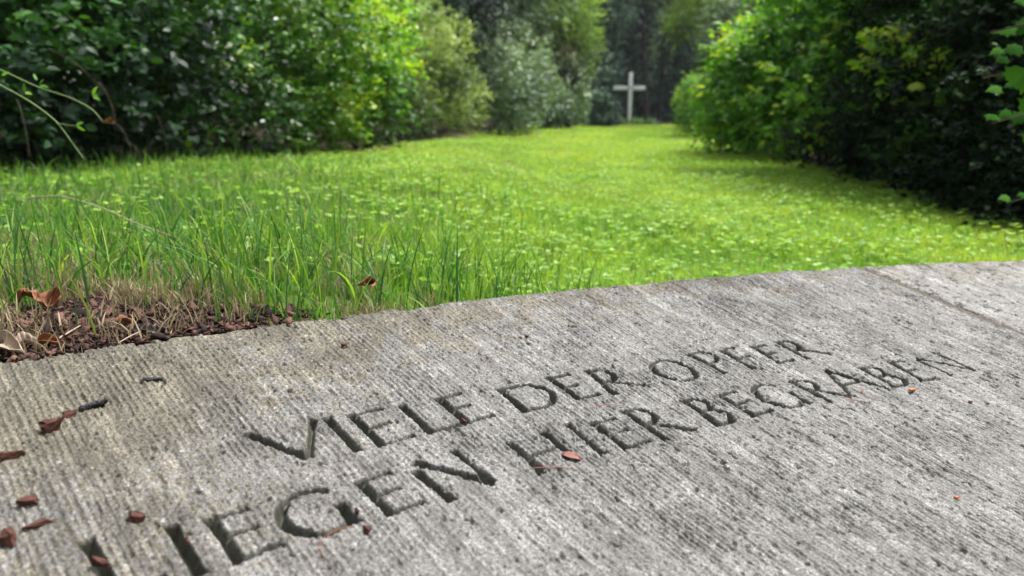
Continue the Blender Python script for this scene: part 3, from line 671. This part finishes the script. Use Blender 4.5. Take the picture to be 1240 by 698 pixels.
lay_leaf('dry_leaf', gpt(153, 402, 1.0, .003), .022, oval, lambda t, s: .2 * np.sin(t * 5) + .4 * s * s, M['dryleaf'], 'small cinnamon leaf curl in the mulch left of the grey rolled leaf', 'dry leaf', .9, 'w', .3)
lay_leaf('dry_leaf', tuple(P(441, 346, 1.15)), .030, oval, lambda t, s: .2 * np.sin(t * 5) + .6 * s * s, M['dryleaf'], 'brown dry leaf hanging among the grass blades behind the carved words', 'dry leaf', .9, 'w', 1.2)
lay_leaf('dry_leaf', tuple(P(129, 150, 3.0)), .045, oval, lambda t, s: .2 * np.sin(t * 5) + .6 * s * s, M['dryleaf'], 'rust coloured dead leaf caught in the dark hedge at left', 'dry leaf', 1.2, 'w', 1.3)
def stick(name, pts, r0, r1, mat, label, cat, wob=.0):
    pts = np.array(pts, float); n = len(pts)
    t = np.linspace(0, n - 1, n * 5); P3 = np.stack([np.interp(t, np.arange(n), pts[:, a]) for a in range(3)], -1)
    for _ in range(3): P3[1:-1] = (P3[:-2] + 2 * P3[1:-1] + P3[2:]) / 4
    c = P3[0].copy(); V, Fc = tubes([(P3, np.linspace(r0, r1, len(P3)))])
    o = mk(name, V, Fc, mat, smooth=True, loc=c); return tag(o, label, cat)
stick('straw_stem', [gpt(67, 411, .93, .006), gpt(98, 398, .98, .010)], .0012, .0008, M['paleleaf'], 'straight pale splinter lying on the mulch near the slab edge', 'stem')
stick('straw_stem', [gpt(143, 416, .92, .006), gpt(160, 412, .94, .010), gpt(176, 404, .96, .012)], .0009, .0007, M['paleleaf'], 'bent pale grass stem on the mulch right at the slab edge', 'stem')
def onslab(lst, dz=.0012): return [slw(sl(a, b_), dz) for a, b_ in lst]
stick('red_stalk', onslab([(428, 638), (405, 644), (391, 653), (386, 664), (390, 674), (399, 682)]), .0004, .00025, M['redstalk'], 'curved hair thin red stalk below the carved G', 'stalk')
stick('red_stalk', onslab([(645, 569), (670, 567), (705, 571)], .0018), .0005, .0003, M['redstalk'], 'straight thin pink stalk at the foot of the carved H', 'stalk')
stick('red_stalk', onslab([(716, 495), (735, 490), (756, 493)]), .0004, .0003, M['redstalk'], 'thin red thread above the carved E and R of HIER', 'stalk')
stick('red_stalk', onslab([(1046, 470), (1042, 475), (1050, 482), (1062, 484)]), .0004, .0003, M['redstalk'], 'tiny hooked stalk below the carved A', 'stalk')
stick('red_stalk', onslab([(1021, 481), (1040, 487), (1052, 495), (1058, 501)]), .0004, .0003, M['redstalk'], 'fine bent stalk on the stone below the carved R and A', 'stalk')
stick('fallen_stalk', [P(20, 242, 1.75), P(70, 236, 1.7), P(120, 250, 1.6), P(175, 275, 1.5), P(215, 288, 1.45)], .0014, .0010, M['paleleaf'], 'arched brown stem bowing through the long grass at left', 'stalk')

# ------------------------------------------------------------------ shrubs and trees
def crown(blobs, n_twig, per, leaf, outward=.6, upw=.35, wl=.62, shell=(.72, 1.08), inner=.25, spread=2.2, squash=1.0, bright_top=.0, flat=.5, twig_len=None):
    """sprays of leaves on short twigs spread through and over ellipsoid clumps"""
    C, Rr = np.array([b_[0] for b_ in blobs]), np.array([b_[1] for b_ in blobs])
    area = Rr[:, 0] * Rr[:, 2] + Rr[:, 0] * Rr[:, 1]; pk = area / area.sum()
    ib = rng.choice(len(blobs), n_twig, p=pk); d = rv(n_twig)
    lump = .66 + .5 * noise(d[:, 0] * 3.1 + ib * 7.7, d[:, 2] * 3.1 + d[:, 1] * 2.3, 3) + .18 * noise(d[:, 0] * 8 + ib * 3.7, d[:, 2] * 8 + d[:, 1] * 5, 4)
    rad = np.where(rng.uniform(size=n_twig) < inner, rng.uniform(.25, .8, n_twig), rng.uniform(shell[0], shell[1], n_twig)) * lump
    base = C[ib] + d * Rr[ib] * rad[:, None]
    outd = unit(d * outward + np.array([0, 0, upw]) + rv(n_twig) * .55)
    tl = (twig_len or leaf * per * .34) * rng.uniform(.6, 1.4, n_twig)
    q_ = leaf * 6; cl = noise(base[:, 0] / q_ + base[:, 1] / q_ * .7, base[:, 2] / q_ + base[:, 1] / q_ * .5, 8) - .5
    tr = np.clip(rng.normal(.47, .15, n_twig) + 1.15 * cl + .12 * d[:, 2] + bright_top * (rad > .95), 0, 1)  # clump-scale light and shade painted into the leaf tone, tops lighter
    t = (np.arange(per) + .5) / per
    pos = base[:, None] + outd[:, None] * (tl[:, None] * t[None])[..., None] - np.array([0, 0, 1]) * (.25 * tl[:, None] * t[None] ** 2)[..., None]
    k = n_twig * per; pos = pos.reshape(-1, 3) + rng.normal(size=(k, 3)) * leaf * .25
    side = np.where(np.arange(k) % 2 == 0, 1., -1.)[:, None]
    od = np.repeat(outd, per, 0); sd = unit(np.cross(od, np.array([0, 0, 1.]) + .3 * rv(k)))
    D = unit(od * .7 + sd * side * .8 + rv(k) * .35 + np.array([0, 0, -.15])); Nn = unit(np.array([0, 0, 1.]) * flat + np.repeat(d, per, 0) * .55 + rv(k) * .45)
    Ls = leaf * rng.uniform(.55, 1.25, k); V, Fc = leaves(pos, D, Nn, Ls, Ls * wl)
    rr = np.clip(np.repeat(tr, per) + rng.normal(0, .13, k), 0, 1)
    return V, Fc, np.repeat(rr, 7)
def woody(base, blobs, r0, mat, root, name='stem', nb=None, multi=1, part=True):
    lines = []
    for m_ in range(multi):
        off = np.array([rng.normal(0, .12), rng.normal(0, .12), 0]) * (multi > 1)
        for c, rr in blobs:
            e = np.array(c) + rng.normal(size=3) * np.array(rr) * .3
            if multi > 1 and rng.uniform() < .5: continue
            b0 = np.array(base) + off
            fork = b0 * .55 + e * .45; fork[:2] = b0[:2] * .7 + e[:2] * .3
            pts = np.concatenate([curve(b0, fork, n=4, wob=.02), curve(fork, e, n=6, wob=.04)[1:]])
            lines.append((pts, np.linspace(r0, r0 * .2, len(pts))))
            for q in range(3):
                s_pt = pts[rng.integers(4, len(pts))]; e2 = np.array(c) + rv(1)[0] * np.array(rr) * .95
                lines.append((curve(s_pt, e2, n=6, wob=.03), np.linspace(r0 * .35, r0 * .08, 6)))
    V, Fc = tubes(lines, 6)
    return child(name, V, Fc, mat, root, smooth=True)
def shrub(name, label, cat, mat, pxblobs, base, n_twig, per, leaf, r0=.02, stem='stem', wood='wood', multi=1, deep=.9, group=None, foliage='foliage', **kw):
    """pxblobs: (photo x, photo y, depth, half width px, half height px)"""
    blobs = []
    for (px, py, d, rw, rh) in pxblobs:
        s = d / F; c = P(px, py, d + rw * s * deep * .5); blobs.append((c, np.array([rw * s, rw * s * deep, rh * s])))
    b0 = np.array([base[0], base[1], float(g(base[0], base[1])) - .05]); root = empty(name, b0)
    tag(root, label, cat, group)
    V, Fc, r = crown(blobs, n_twig, per, leaf, **kw)
    gz = g(V[:, 0], V[:, 1]) + .01
    V[:, 2] = np.maximum(V[:, 2], gz)
    child(foliage, V, Fc, M[mat], root, rnd=r)
    woody(b0, blobs, r0, M[wood], root, stem, multi=multi)
    return root
def bpos(px, d): return (float(P(px, 150, d)[0]), d)
SG = 'shrubs along the left side of the lawn'
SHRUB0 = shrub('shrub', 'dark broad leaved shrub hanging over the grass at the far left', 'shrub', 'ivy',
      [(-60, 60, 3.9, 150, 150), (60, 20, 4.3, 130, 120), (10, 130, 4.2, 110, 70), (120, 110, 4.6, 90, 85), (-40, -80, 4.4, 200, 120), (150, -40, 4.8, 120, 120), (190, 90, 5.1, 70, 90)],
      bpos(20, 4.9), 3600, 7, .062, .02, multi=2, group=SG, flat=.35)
shrub('shrub', 'mid green small leaved shrub next to the far left one, with a few lime shoots', 'shrub', 'mid',
      [(240, 60, 5.6, 95, 110), (300, 130, 6.0, 75, 60), (220, 140, 5.5, 60, 50), (330, 10, 6.4, 110, 110), (230, -70, 6.2, 130, 110), (370, 80, 6.6, 70, 90)],
      bpos(270, 6.4), 3000, 9, .048, .016, multi=2, group=SG, bright_top=.05)
shrub('shrub', 'bright yellow green shrub with a dark hollow at its foot, left of the tan shrub', 'shrub', 'bright',
      [(400, 60, 7.4, 80, 80), (440, 90, 7.6, 46, 66), (448, 40, 8.2, 44, 66), (400, -20, 8.0, 70, 80), (392, 130, 7.2, 50, 45), (462, 145, 7.9, 18, 38)],
      bpos(430, 8.2), 2300, 9, .062, .016, multi=2, group=SG, bright_top=.12)
shrub('shrub', 'low tan green feathery shrub above the bare earth patch', 'shrub', 'olive',
      [(528, 104, 13.2, 44, 44), (498, 128, 10.8, 30, 34), (556, 122, 14.2, 30, 32), (495, 50, 11.5, 50, 60), (535, 60, 13, 34, 36)], bpos(515, 14.2), 2600, 9, .05, .014, multi=2, group=SG)
shrub('shrub', 'grey green arching shrub behind the tan one', 'shrub', 'silver',
      [(600, 100, 15.5, 45, 50), (625, 125, 15.5, 38, 32), (585, 60, 16, 40, 40), (640, 90, 17, 26, 40)], bpos(612, 16.6), 1500, 9, .065, .02, multi=2, group=SG)
shrub('shrub', 'pale green sapling leaning out between the arching shrub and the rounded bush', 'shrub', 'silver',
      [(665, 128, 22, 22, 26), (686, 110, 23, 24, 36), (650, 105, 21, 22, 30), (690, 132, 24.5, 14, 20)], bpos(672, 23), 900, 9, .09, .02, multi=2, group=SG)
shrub('conifer_bush', 'rounded blue green bush left of the foot of the cross', 'bush', 'cypress',
      [(729, 134, 27, 15, 19), (728, 146, 26.8, 17, 10)], bpos(729, 27.4), 1300, 8, .08, .02, foliage='foliage', inner=.35)
# trees at left behind the shrubs
TG = 'trees behind the left shrubs'
shrub('tree', 'dark spruce like tree rising behind the bright shrub and the tan shrub', 'tree', 'conifer',
      [(545, 30, 14.5, 40, 55), (560, -30, 15, 50, 70), (535, 80, 14.5, 30, 30)], bpos(556, 15), 1600, 9, .07, .07, 'trunk', 'darkwood', group=TG, foliage='crown')
shrub('tree', 'mid green leafy tree behind the grey green arching shrub', 'tree', 'silver',
      [(610, 20, 18, 50, 60), (640, -40, 18.5, 60, 60), (585, -20, 17.5, 45, 60), (636, 56, 18.5, 30, 34)], bpos(618, 19), 1700, 9, .085, .09, 'trunk', 'darkwood', group=TG, foliage='crown')
lt = shrub('tree', 'light green tree with a brown dead patch above the pale sapling', 'tree', 'lime',
      [(690, 22, 24, 32, 40), (672, -20, 23.5, 44, 50), (708, 50, 25, 18, 36), (694, 75, 24.5, 18, 26), (660, 30, 23, 28, 30)], bpos(688, 24.6), 1400, 9, .10, .1, 'trunk', 'darkwood', group=TG, foliage='crown')
bl = [(P(660, 62, 23.2), np.array([.75, .5, .9])), (P(684, 84, 23.6), np.array([.5, .4, .7]))]
V, Fc, r = crown(bl, 700, 8, .09, inner=.4, wl=.25); child('dead_branch', V, Fc, M['deadtwig'], lt, rnd=r)
shrub('tree', 'tall dark conifer standing between the light green tree and the cross', 'tree', 'cypress',
      [(728, 40, 33, 22, 44), (728, -10, 33.5, 36, 50), (744, 84, 33.5, 9, 26), (742, 5, 33, 26, 40), (722, 90, 29.5, 18, 30)], bpos(734, 34.5), 1500, 9, .11, .12, 'trunk', 'darkwood', group=TG, foliage='crown')
# forest behind the cross
FG = 'forest trees behind the cross'
FL = ['slim dark trunked forest tree directly left behind the cross', 'forest tree whose dark trunk shows just right of the cross', 'forest tree with a straight dark trunk right of the lit gap',
      'dark forest tree partly behind the clipped hedge', 'deep green forest tree far back over the clipped hedge']
for k, (px, d, mt_, blb) in enumerate(((757, 37, 'conifer', [(760, 20, 37, 22, 40), (752, -40, 38, 30, 50), (764, 68, 38, 18, 26)]),
      (783, 40, 'conifer', [(786, -30, 40, 30, 36), (778, 30, 41, 20, 30), (786, 80, 41, 14, 22)]),
      (797, 38, 'silver', [(800, -34, 38, 34, 30), (806, 60, 39, 14, 26)]),
      (818, 36, 'conifer', [(822, 60, 36, 24, 40), (816, 118, 36, 20, 22), (832, 100, 34, 18, 40)]),
      (846, 34, 'silver', [(846, 40, 34, 26, 40), (836, -10, 35, 36, 44)]))):
    tr = shrub('forest_tree', FL[k], 'tree', mt_, blb, bpos(px, d), 650, 9, .13, .0, 'limb', 'darkwood', group=FG, foliage='crown') if False else None
    root = empty('forest_tree', (bpos(px, d)[0], d, 0)); tag(root, FL[k], 'tree', FG)
    bl = [(P(a, b_, dd), np.array([w_ * dd / F, w_ * dd / F * .9, h_ * dd / F])) for a, b_, dd, w_, h_ in blb]
    V, Fc, r = crown(bl, 750, 9, .13, inner=.3); child('crown', V, Fc, M[mt_], root, rnd=r)
    x0 = bpos(px, d)[0]; hgt = 9.0; pts = curve((x0, d, -.1), (x0 + rng.normal(0, .25), d, hgt), n=12, wob=.05)
    ln = [(pts, np.linspace(.14, .08, 12))]
    for c, rr in bl: ln.append((curve(pts[min(10, max(3, int(c[2] / hgt * 11)))], c, n=6, wob=.05), np.linspace(.05, .015, 6)))
    for q in range(4):
        s0 = pts[3 + q * 2]; ln.append((curve(s0, s0 + np.array([rng.normal(0, .8), rng.normal(0, .5), .5]), n=5, wob=.05), np.linspace(.03, .008, 5)))
    V, Fc = tubes(ln, 8); child('trunk', V, Fc, M['darkwood'], root, smooth=True)
shrub('tree', 'lime green tree overhanging from the right above the clipped hedge', 'tree', 'lime',
      [(845, 24, 26, 34, 20), (880, 10, 25, 36, 26), (862, -30, 26, 50, 30), (826, 36, 27, 16, 12)], bpos(880, 26), 1100, 9, .11, .09, 'trunk', 'darkwood', foliage='crown')
shrub('tree', 'muted green tree in mist behind the bright hazel on the right', 'tree', 'silver',
      [(885, 52, 21, 34, 30), (900, 20, 20, 40, 40), (930, 60, 18, 30, 40), (868, 78, 21, 20, 20)], bpos(915, 20.5), 1500, 9, .085, .09, 'trunk', 'darkwood', foliage='crown')
# clipped hedge at right
shrub('clipped_hedge', 'low clipped green hedge end at the right rear of the lawn', 'hedge', 'bright',
      [(838, 130, 15.6, 20, 34), (860, 128, 14.2, 20, 36), (846, 108, 15, 16, 14)], bpos(850, 15.6), 2600, 8, .03, .012, multi=2, inner=.2)
# right side shrubs
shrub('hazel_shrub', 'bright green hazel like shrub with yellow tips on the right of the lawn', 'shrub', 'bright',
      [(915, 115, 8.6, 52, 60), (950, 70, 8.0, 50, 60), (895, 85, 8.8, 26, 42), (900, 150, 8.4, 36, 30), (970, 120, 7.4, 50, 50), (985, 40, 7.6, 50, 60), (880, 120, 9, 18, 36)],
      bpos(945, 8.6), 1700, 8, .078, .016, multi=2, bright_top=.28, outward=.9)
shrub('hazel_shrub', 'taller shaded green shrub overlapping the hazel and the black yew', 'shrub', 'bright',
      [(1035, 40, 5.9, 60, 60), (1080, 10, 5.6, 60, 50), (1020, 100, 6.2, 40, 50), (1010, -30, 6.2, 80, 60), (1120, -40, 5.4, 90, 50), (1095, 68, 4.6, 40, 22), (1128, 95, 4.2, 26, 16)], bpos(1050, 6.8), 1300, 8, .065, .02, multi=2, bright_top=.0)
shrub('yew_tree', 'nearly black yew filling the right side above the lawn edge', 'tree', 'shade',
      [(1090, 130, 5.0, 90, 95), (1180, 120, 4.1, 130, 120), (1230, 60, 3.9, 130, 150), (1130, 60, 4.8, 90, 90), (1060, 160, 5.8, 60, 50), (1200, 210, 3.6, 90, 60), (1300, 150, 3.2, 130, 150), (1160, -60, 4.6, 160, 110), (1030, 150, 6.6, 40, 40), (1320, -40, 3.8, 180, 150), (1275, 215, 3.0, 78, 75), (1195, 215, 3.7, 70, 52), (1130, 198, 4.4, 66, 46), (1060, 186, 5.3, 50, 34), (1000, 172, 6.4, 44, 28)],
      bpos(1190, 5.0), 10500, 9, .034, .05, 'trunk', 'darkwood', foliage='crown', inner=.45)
# box bushes at the foot of the cross
BG = 'small box bushes at the foot of the cross'
for px, py, w_, lab in ((753, 148, 7, 'small box bush just left of the cross foot'), (769, 147, 7, 'small box bush just right of the cross foot'), (788, 149, 7, 'small box bush standing apart, rightmost of the three')):
    shrub('box_bush', lab, 'bush', 'mid', [(px, py + 2, 30.9, w_, 4)], bpos(px, 30.4), 160, 8, .05, .01, group=BG)
# masses of wood further back so that the open air does not show through, some added to limit the sky light
def mass(name, label, pts, n, leaf, mat):
    bl = [(np.array(p[:3], float), np.array(p[3:6], float)) for p in pts]
    V, Fc, r = crown(bl, n, 8, leaf, inner=.15)
    V[:, 2] = np.maximum(V[:, 2], -.1)
    tag(mk(name, V, Fc, M[mat], rnd=r), label, 'woodland', kind='stuff')
mass('undergrowth', 'dark woodland mass behind the left shrubs', [(-6.2 + .35 * k, 4.2 + 2.2 * k, 1.3, 1.6, 1.8, 2.2 + .18 * k) for k in range(11)] + [(-6.4 + .3 * k, 3.2 + 2.4 * k, 4.6, 1.9, 1.9, 2.0) for k in range(8)] + [(-8, 3.5, 1.5, 2, 2, 2.6), (-5.6, 8, 2, 1.6, 2, 2.4)], 13000, .13, 'shade')  # upper row added to cut sky light over the hedges
mass('undergrowth', 'dark woodland mass behind the yew and hazel on the right', [(5.4 + .30 * k, 4.4 + 2.0 * k, 1.2, 1.6, 1.6, 2.2 + .15 * k) for k in range(12)] + [(6.4 + .3 * k, 2.4 + 2.4 * k, 3.8, 1.7, 1.9, 1.8) for k in range(8)] + [(4.6, 1.8, 1.2, 1.3, 1.8, 2.2), (5.5, -.5, 1.2, 1.5, 1.5, 2.2)], 13000, .13, 'shade')  # second, higher row added to keep the light coming from above
mass('woods_blocker', 'unseen tall woodland added on the viewer side to block low sky light', [(x_, -6.5 - .2 * abs(x_), z_, 2.4, 1.6, 2.6) for x_ in (-9, -5.5, -2, 1.5, 5, 8.5) for z_ in (1.8, 5.2, 8)] + [(-8.5, y_, z_, 1.6, 2.4, 2.6) for y_ in (-4, 0) for z_ in (1.8, 5.0)], 6000, .28, 'shade')  # added behind the camera, out of view, to darken the letter walls
mass('forest', 'dim forest depth closing the view behind the cross', [(x_, 47, 3.5, 3.6, 3, 5.0) for x_ in (-8, -3, 1.5, 6, 10.5, 15, 20)] + [(x_, 50, 9, 3.6, 3, 5.0) for x_ in (-3, 1.5, 6, 10.5, 15, 20)] + [(x_, 56, 4, 4, 3, 6.0) for x_ in (-2, 3, 8, 13, 18)], 26000, .34, 'cypress')

# ------------------------------------------------------------------ cross
def boxm(c, s, bev=.0):
    c = np.array(c, float); h = np.array(s, float) / 2
    b_ = bev; pts = []; import itertools
    V = np.array([[x_, y_, z_] for z_ in (-h[2], h[2]) for x_, y_ in ((-h[0], -h[1]), (h[0], -h[1]), (h[0], h[1]), (-h[0], h[1]))]) + c
    return V, np.array([[0, 3, 2, 1], [4, 5, 6, 7], [0, 1, 5, 4], [1, 2, 6, 5], [2, 3, 7, 6], [3, 0, 4, 7]])
cd = 31.0; s = cd / F; cb = P(762, 152, cd); cx = float(cb[0]); cz = 0.0
zt = P(762, 88, cd)[2]; za = P(762, 107, cd)[2]; xl, xr = P(743, 107, cd)[0], P(781, 107, cd)[0]; zb = float(g(cx, cd)) - .1
root = empty('wooden_cross', (cx, cd, zb)); tag(root, 'tall weathered white wooden cross at the end of the lawn', 'cross')
def bevelled(o, w=.012):
    md = o.modifiers.new('edge', 'BEVEL'); md.width = w; md.segments = 2; return o
V, Fc = boxm((cx, cd, (zt + zb) / 2), (.125, .12, zt - zb)); bevelled(child('post', V, Fc, M['whitewood'], root))
for a, b_ in ((xl, cx - .066), (cx + .066, xr)):
    V, Fc = boxm(((a + b_) / 2, cd, za), (b_ - a, .10, .14)); bevelled(child('arm', V, Fc, M['whitewood'], root))
V, Fc = boxm((cx, cd - .067, za + .02), (.26, .012, .035)); child('strap', V, Fc, M['iron'], root)
V, Fc = boxm((cx, cd, zb + .07), (.26, .26, .14)); bevelled(child('plinth', V, Fc, M['stone'], root))

# ------------------------------------------------------------------ vine shoots at left and the maple spray at right
def spray(name, label, cat, runs, leafspec, stemmat, leafmat_, base, group=None):
    root = empty(name, base); tag(root, label, cat, group)
    ln = []
    for pts, r0 in runs:
        pts = np.array(pts); n = len(pts); t = np.linspace(0, n - 1, n * 5)
        P3 = np.stack([np.interp(t, np.arange(n), pts[:, a]) for a in range(3)], -1)
        for _ in range(4): P3[1:-1] = (P3[:-2] + 2 * P3[1:-1] + P3[2:]) / 4
        ln.append((P3, np.linspace(r0, r0 * .5, len(P3))))
    V, Fc = tubes(ln, 6); child('stem', V, Fc, M[stemmat], root, smooth=True)
    for c, d, n_, l_, w_ in leafspec:
        V, Fc = leaves(np.array([c]), np.array([d]), np.array([n_]), np.array([l_]), np.array([w_]), .2)
        child('leaf', V, Fc, M[leafmat_], root, rnd=np.full(len(V), rng.uniform(.3, 1)))
    return root
d1 = 1.9
vl = []
for px, py, dx, dz in ((30, 112, .1, 1), (30, 112, 1, -.2), (48, 104, .3, .9), (48, 104, 1, -.1), (92, 152, .9, .4), (92, 152, .6, -.5), (112, 116, 1, .1), (112, 116, .4, .8), (112, 116, .8, -.5), (45, 98, -.5, 1), (2, 92, .9, .6)):
    vl.append((P(px, py, d1), (dx, rng.normal(0, .3), dz), (rng.normal(0, .4), -.8, .6), rng.uniform(.016, .026), rng.uniform(.007, .011)))
spray('vine_shoot', 'two thin pale green vine shoots arching in from the left picture edge', 'vine',
      [([np.array([-2.75, 3.5, .75]), np.array([-2.1, 2.7, .85]), P(-30, 88, d1 + .1), P(0, 103, d1), P(35, 122, d1), (P(68, 146, d1)), P(88, 174, d1), P(101, 192, d1)], .0028),
       ([np.array([-2.6, 3.6, .8]), np.array([-2.0, 2.8, .9]), P(-30, 75, d1 + .2), P(0, 84, d1 + .1), P(45, 106, d1 + .1), P(85, 118, d1 + .05), P(112, 132, d1), P(124, 147, d1)], .0026),
       ([P(72, 150, d1), P(84, 152, d1), P(95, 153, d1)], .0012)], vl, 'greystem', 'bright', (-2.75, 3.5, .75))
# maple-like leaves: lobed
def maple(C, D, Nn, size, rnd_):
    out = [(0, 0), (.10, .30), (.02, .52), (.28, .42), (.36, .62), (.52, .34), (.70, .30), (.72, .16), (1.0, 0)]
    poly = np.array(out + [(a, -b_) for a, b_ in out[-2:0:-1]]); D = unit(np.array(D)); Sx = unit(np.cross(D, Nn)); Nn = np.cross(Sx, D)
    pts = C + poly[:, :1] * D * size + poly[:, 1:] * Sx * size + Nn * size * (-.22 * poly[:, :1] ** 2 - .25 * np.abs(poly[:, 1:]))
    mid = C + D * size * .42; V = np.vstack([pts, mid]); n = len(poly)
    return V, np.array([[k, (k + 1) % n, n] for k in range(n)])
dm = 2.3
root = empty('maple_branch', (2.1, 2.35, 0)); tag(root, 'broad leaved branch reaching in at the upper right picture edge', 'branch')
trunk = [(curve((2.1, 2.35, -.05), (2.0, 2.4, 1.6), n=8, wob=.02), np.linspace(.03, .018, 8))]
for py, ex in ((-20, 1215), (40, 1200), (95, 1190), (150, 1200), (245, 1225)):
    a = np.array([2.05, 2.38, P(1240, py, dm)[2] + .05]); trunk.append((curve(a, P(ex, py, dm), sag=(0, 0, .03), n=8, wob=.004), np.linspace(.006, .0018, 8)))
V, Fc = tubes(trunk, 6); child('stem', V, Fc, M['wood'], root, smooth=True)
for px, py, dx, dz, sz in ((1236, 8, -1, .1, .055), (1225, 40, -1, 0, .08), (1240, 30, -.6, -.5, .08), (1212, 75, -1, -.3, .05), (1230, 62, -1, -.2, .075), (1222, 85, -.3, -1, .075), (1240, 95, -.4, -.8, .08),
      (1205, 112, -1, -.1, .055), (1228, 105, -1, -.2, .06), (1198, 145, -1, -.2, .055), (1216, 140, -1, -.5, .05), (1232, 142, -.7, -.6, .07), (1245, 125, -.5, -.7, .08), (1242, 165, -.2, -1, .07), (1215, 245, -1, 0, .045), (1238, 243, -1, .2, .05), (1240, -5, -1, -.2, .07), (1205, 65, -1, -.4, .045)):
    V, Fc = maple(P(px + 8, py - 6, dm + rng.uniform(-.08, .08)), (dx, rng.normal(0, .25), dz), np.array([rng.normal(0, .4) - .2, -.6, .9]), sz * .78, 0)
    child('leaf', V, Fc, M['maple'], root, rnd=np.full(len(V), rng.uniform(.1, 1)))
# bare brown twigs in the dark hedge at left
wt = []
for a, b_, c in (((120, 100, 3.6), (140, 150, 3.5), .004), ((140, 150, 3.5), (160, 190, 3.4), .003), ((150, 170, 3.4), (172, 198, 3.3), .003), ((60, 60, 3.7), (125, 110, 3.6), .004), ((190, 140, 4), (205, 200, 4), .004), ((20, 120, 3.5), (35, 190, 3.4), .004)):
    wt.append((curve(P(*a), P(*b_), sag=(.01, 0, .02), n=7, wob=.0015), np.linspace(c * .6, c * .3, 7)))
for w_ in wt:
    V, Fc = tubes([w_], 6); child('twig', V, Fc, M['wood'], SHRUB0, smooth=True)

# ------------------------------------------------------------------ haze
V, Fc = boxm((0, 25, 6.5), (60, 80, 17)); hz, hnt, HN, HL = newmat('haze'); pv = HN.new('ShaderNodeVolumePrincipled')
pv.inputs['Density'].default_value = .0005; pv.inputs['Color'].default_value = (.92, .95, 1, 1); ho = HN.new('ShaderNodeOutputMaterial'); HL.new(pv.outputs[0], ho.inputs['Volume'])
tag(mk('haze', V, Fc, hz), 'thin damp haze hanging in the glade', 'haze', kind='stuff')
# ------------------------------------------------------------------ light
SUN_EL, SUN_AZ = math.radians(64), math.radians(62)     # azimuth clockwise from +Y
w = bpy.data.worlds.new('World'); scn.world = w; w.use_nodes = True
nt = w.node_tree; nt.nodes.clear()
sk = nt.nodes.new('ShaderNodeTexSky'); sk.sky_type = 'NISHITA'; sk.sun_disc = False; sk.sun_elevation = SUN_EL; sk.sun_rotation = SUN_AZ
sk.dust_density = 3.0; sk.air_density = 1.2
hs = nt.nodes.new('ShaderNodeHueSaturation'); hs.inputs['Saturation'].default_value = .35
bg = nt.nodes.new('ShaderNodeBackground'); bg.inputs['Strength'].default_value = .13
ou = nt.nodes.new('ShaderNodeOutputWorld')
nt.links.new(sk.outputs[0], hs.inputs['Color']); nt.links.new(hs.outputs[0], bg.inputs['Color']); nt.links.new(bg.outputs[0], ou.inputs['Surface'])
sd = bpy.data.lights.new('sun', 'SUN'); sd.energy = 2.2; sd.angle = math.radians(14); sd.color = (1, .97, .92)
so = bpy.data.objects.new('sun', sd); COL.objects.link(so)
from mathutils import Vector
dv = Vector((math.sin(SUN_AZ) * math.cos(SUN_EL), math.cos(SUN_AZ) * math.cos(SUN_EL), math.sin(SUN_EL)))
so.rotation_euler = dv.to_track_quat('Z', 'Y').to_euler(); so.location = (5, 5, 10)
vs = scn.view_settings; vs.view_transform = 'Standard'; vs.look = 'None'; vs.exposure = 1.35; vs.gamma = 1; vs.use_curve_mapping = False
scn.render.engine = 'CYCLES'; cy = scn.cycles
cy.max_bounces = 6; cy.diffuse_bounces = 3; cy.glossy_bounces = 2; cy.transmission_bounces = 3; cy.transparent_max_bounces = 4
cy.use_denoising = True; cy.sample_clamp_indirect = 6
